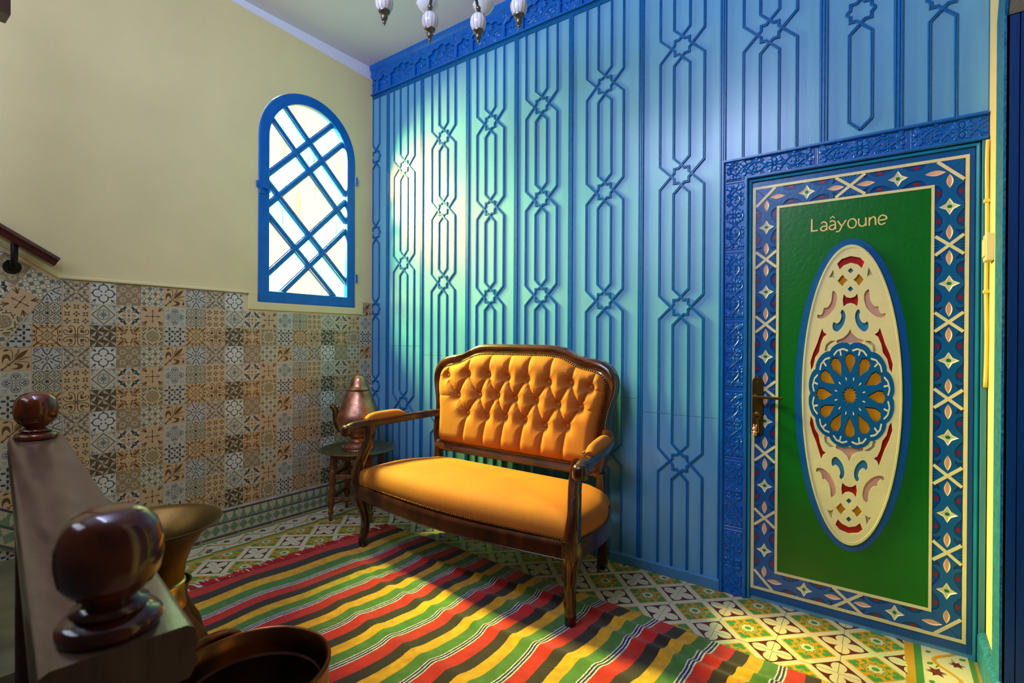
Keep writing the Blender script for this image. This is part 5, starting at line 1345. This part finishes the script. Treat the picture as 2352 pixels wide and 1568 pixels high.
# ================================================================== FOREGROUND: BANISTER, VESSELS
def bal_prof(s): return [(r * s, z * s) for r, z in [(.0001, 0), (.050, 0), (.054, .005), (.054, .013), (.050, .019), (.041, .022), (.037, .025), (.041, .028), (.040, .032), (.031, .036), (.028, .040), (.032, .045), (.043, .053), (.052, .068), (.0555, .088), (.055, .108), (.049, .128), (.039, .141), (.025, .149), (.010, .151), (.0001, .151)]]
BZ = .838
ban = empty('banister', (2.40, -2.22, 0), label='dark wood banister with a broad brown cap and ball finials in the foreground', category='banister')
dirv = Vector((-.988, .152, 0)); nrm = Vector((-.152, -.988, 0)); org = Vector((2.505, -2.242, 0)) - Vector((2.40, -2.22, 0))
def bp(a, b, z): v_ = org + dirv * a + nrm * b; return (v_.x, v_.y, z)
CL = 1.42
mb = MB(); mb.sweep([bp(.056, -.003, BZ), bp(CL, -.003, BZ)], [(-.050, -.050), (.050, -.050), (.057, -.036), (.054, -.026), (.057, -.018), (.054, -.004), (.048, 0), (-.048, 0), (-.054, -.004), (-.057, -.018), (-.054, -.026), (-.057, -.036)])
link('cap_rail', mb.mesh('cap_rail', M['capwood'], smooth=True, ang=35), ban, label='broad worn brown cap rail')
for a, s in ((.100, .74), (1.345, .82)):
    mb = MB(); mb.lathe(bal_prof(s), 40, bp(a, 0, BZ)); link('ball_finial', mb.mesh('ball_finial', M['ballwood'], smooth=True, ang=60), ban)
    mb = MB(); c = Vector(bp(a, 0, 0)); mb.sweep([tuple(c), tuple(c + Vector((0, 0, BZ - .05)))], [(-.04, -.04), (.04, -.04), (.04, .04), (-.04, .04)], up=tuple(nrm)); bev(link('newel_post', mb.mesh('newel_post', M['wood']), ban), .006)
for i in range(9):
    a = .098 + (1.227) * (i + 1) / 10
    mb = MB(); mb.lathe([(.014, .08), (.016, .12), (.022, .16), (.014, .20), (.018, .30), (.023, .42), (.016, .54), (.022, .60), (.014, .64), (.016, .70), (.016, BZ - .045)], 12, bp(a, 0, 0)); link('baluster', mb.mesh('baluster', M['wood'], smooth=True, ang=50), ban)
mb = MB(); mb.sweep([bp(.05, 0, .06), bp(CL - .05, 0, .06)], [(-.03, -.03), (.03, -.03), (.03, .03), (-.03, .03)]); bev(link('bottom_rail', mb.mesh('bottom_rail', M['wood']), ban), .005)
mb = MB(); mb.sweep([bp(.05, 0, BZ - .075), bp(CL - .05, 0, BZ - .075)], [(-.035, -.03), (.035, -.03), (.035, .03), (-.035, .03)]); bev(link('top_rail', mb.mesh('top_rail', M['wood']), ban), .005)

# tall post at the left edge with the end of an upper rail
mb = MB(); mb.box((-.045, -.045, 0), (.045, .045, CH - .001)); pl = link('wooden_post', mb.mesh('wooden_post', M['wood']), None, (.865, -2.118, 0), label='tall dark varnished post at the left edge of the stairs', category='post'); bev(pl, .006)
mb = MB(); mb.box((-.02, .045, 2.042), (.05, .075, 2.6)); link('rail_end', mb.mesh('rail_end', M['wood']), pl)

# stairs along the left wall
mb = MB()
for i in range(5): mb.box((0.0, -1.87 - .27 * (i + 1) - .0, 0 if i == 0 else -.0), (1.02, -1.87 - .27 * i, .17 * (i + 1)))
st = link('stairs', mb.mesh('stairs', M['stairstone']), kind='structure')
for i in range(3):
    me = SKM; 
    o = link('skirting_tile', me, st, (.002, -1.90 - .165 * i, .30 + .11 * i)); o.rotation_euler = (SL, 0, 0)
    for q in range(5):
        o = link('riser_tile', SKM, st, (.10 + .198 * q, -1.868 - .27 * i, .085 + .17 * i)); o.rotation_euler = (0, 0, PI / 2)
# wall handrail on iron brackets
mb = MB(); p0, p1 = Vector((.045, -1.752, 1.430)), Vector((.045, -2.55, 1.930))
mb.sweep([p0, p1], [(-.024, -.020), (.024, -.020), (.028, -.008), (.018, 0), (.024, .010), (.016, .024), (-.016, .024), (-.024, .010), (-.018, 0), (-.028, -.008)])
hr = link('handrail', mb.mesh('handrail', M['railwood'], smooth=True, ang=35), None, label='red brown handrail rising along the cream wall at left', category='handrail')
mb = MB(); mb.sweep(cat([(.0, -1.885, 1.40), (.03, -1.885, 1.40), (.045, -1.885, 1.44), (.045, -1.885, 1.495)], 3), circ(0, 0, .012, 10), up=(0, 1, 0)); mb.sweep([(-.001, -1.885, 1.40), (.008, -1.885, 1.40)], circ(0, 0, .03, 16), up=(0, 0, 1)); link('bracket', mb.mesh('bracket', M['black'], smooth=True, ang=50), hr, label='black iron bracket')

# brass vase: flared rim, banded neck, swelling body
mb = MB(); mb.lathe([(.0001, 0), (.085, 0), (.092, .01), (.085, .03), (.075, .05), (.090, .09), (.118, .15), (.134, .21), (.138, .27), (.130, .33), (.108, .39), (.080, .435), (.066, .465), (.063, .48), (.061, .54), (.065, .575), (.078, .612), (.100, .646), (.126, .668), (.139, .675), (.141, .678), (.137, .678), (.125, .670), (.096, .644), (.073, .612), (.059, .575), (.055, .53), (.055, .43), (.0001, .43)], 56)
vase = link('vase', mb.mesh('vase', M['brass'], smooth=True, ang=70), None, (1.616, -1.922, 0), label='tall brass vase with a wide flared mouth behind the banister', category='vase')
mb = MB(); mb.lathe([(.0625, .475), (.0655, .478), (.0655, .484), (.0635, .487), (.0620, .528), (.0650, .531), (.0650, .537), (.0605, .540)], 48); link('neck_band', mb.mesh('neck_band', M['brightbrass'], smooth=True, ang=40), vase, label='polished band on the neck')
mb = MB(); mb.lathe([(.0001, .0), (.07, .0), (.075, .012), (.09, .05), (.115, .12), (.118, .20), (.10, .28), (.075, .33), (.066, .36), (.07, .39), (.078, .40), (.074, .40), (.06, .36), (.0001, .36)], 44)
link('pot', mb.mesh('pot', M['brass'], smooth=True, ang=70), None, (1.30, -1.795, 0), label='smaller round brass pot half hidden behind the tall vase', category='pot')
# copper pot in front
KX, KY = 2.035, -1.905
ket = empty('cooking_pot', (KX, KY, 0), 0, label='deep dark copper pot with a loop handle standing beside the banister end', category='pot')
mb = MB(); mb.lathe([(.0001, 0), (.11, 0), (.125, .01), (.135, .05), (.140, .20), (.138, .36), (.134, .44), (.133, .475), (.137, .488), (.137, .496), (.133, .499), (.128, .496), (.127, .470), (.120, .452), (.119, .446), (.127, .440), (.130, .36), (.130, .06), (.10, .02), (.0001, .02)], 72)
b1 = mb
kb = MB(); kb.v = list(b1.v); kb.f = list(b1.f); kb.c = list(b1.c); kb.m = [1 if (i % 19) >= 13 else 0 for i in range(len(b1.f))]
link('body', kb.mesh('body', [M['darkcopper'], M['bowlin']], smooth=True, ang=60), ket)
for s in (1,):
    d = Vector((-1.0, .02, 0)).normalized() * s; t = Vector((-d.y, d.x, 0))
    mb = MB(); mb.sweep(cat([tuple(d * .136 + t * .05 + Vector((0, 0, .44))), tuple(d * .165 + t * .045 + Vector((0, 0, .478))), tuple(d * .180 + t * .0 + Vector((0, 0, .482))), tuple(d * .165 - t * .045 + Vector((0, 0, .478))), tuple(d * .136 - t * .05 + Vector((0, 0, .44)))], 4), circ(0, 0, .011, 10))
    link('handle', mb.mesh('handle', M['darkcopper'], smooth=True), ket)
mb = MB(); mb.ball(tuple(Vector((-.59, .807, 0)) * -0.0 + Vector((-.09, -.088, .405))), .008); link('rivet', mb.mesh('rivet', M['brass'], smooth=True), ket)

# ================================================================== SMALL THINGS BY THE DOOR
kr = empty('key_ring', (2.536, -.024, .80), 0, label='brass keys and a tiny pink figure hanging in the door lock', category='keys')
mb = MB(); mb.sweep([(2.522 - 2.536, -.008, -.002), (.018, -.010, -.006)], [(-.003, -.0015), (.003, -.0015), (.003, .0015), (-.003, .0015)], up=(0, 0, 1)); mb.ball((0, -.004, 0), .005); link('key', mb.mesh('key', M['brightbrass']), kr)
mb = MB(); mb.sweep([(.002 + .013 * math.cos(a), -.010, -.012 + .013 * math.sin(a)) for a in [2 * PI * i / 20 for i in range(20)]], circ(0, 0, .0011, 6), closed=True, up=(0, 1, 0)); mb.sweep([(.004, -.010, -.022), (.006, -.009, -.047)], [(-.005, -.0015), (.005, -.0015), (.005, .0015), (-.005, .0015)], up=(0, 1, 0)); mb.sweep([(.006, -.009, -.045), (.008, -.009, -.080)], circ(0, 0, .0018, 6), up=(0, 1, 0)); link('ring', mb.mesh('ring', M['brightbrass'], smooth=True, ang=40), kr)
mb = MB(); mb.ball((-.006, -.010, -.066), .0085, 1, .8, 1.1); mb.ball((-.005, -.010, -.082), .0085, 1, .8, 1.0); mb.ball((-.0085, -.010, -.053), .003, 1, 1, 2.2); mb.ball((.001, -.010, -.054), .003, 1, 1, 2.2); mb.ball((-.009, -.010, -.092), .0035); mb.ball((-.001, -.010, -.092), .0035); mb.ball((-.0145, -.012, -.080), .003); mb.ball((.003, -.012, -.080), .003)
link('pink_charm', mb.mesh('pink_charm', M['pink'], smooth=True), kr, label='small pink rubber charm')
mb = MB(); pth = cat([(3.2515, -.030, 1.79), (3.250, -.030, 1.70), (3.2515, -.031, 1.5), (3.250, -.031, 1.3), (3.2525, -.030, 1.1), (3.250, -.030, .95)], 5); mb.sweep(pth, circ(0, 0, .0055, 10), up=(0, 1, 0))
cb = link('wall_cable', mb.mesh('wall_cable', M['conduit'], smooth=True), None, label='yellow painted cable running down beside the door jamb', category='cable')
for z in (1.583, 1.275):
    mb = MB(); mb.box((3.242, -.039, z - .006), (3.2585, -.022, z + .006)); bev(link('clip', mb.mesh('clip', M['conduit']), cb), .002)
mb = MB(); mb.box((3.238, -.125, 1.37), (3.2585, -.060, 1.46)); mb.box((3.234, -.115, 1.385), (3.24, -.07, 1.445)); sw = link('light_switch', mb.mesh('light_switch', M['ivory']), None, label='ivory switch box on the yellow wall strip beside the door', category='switch'); bev(sw, .004)
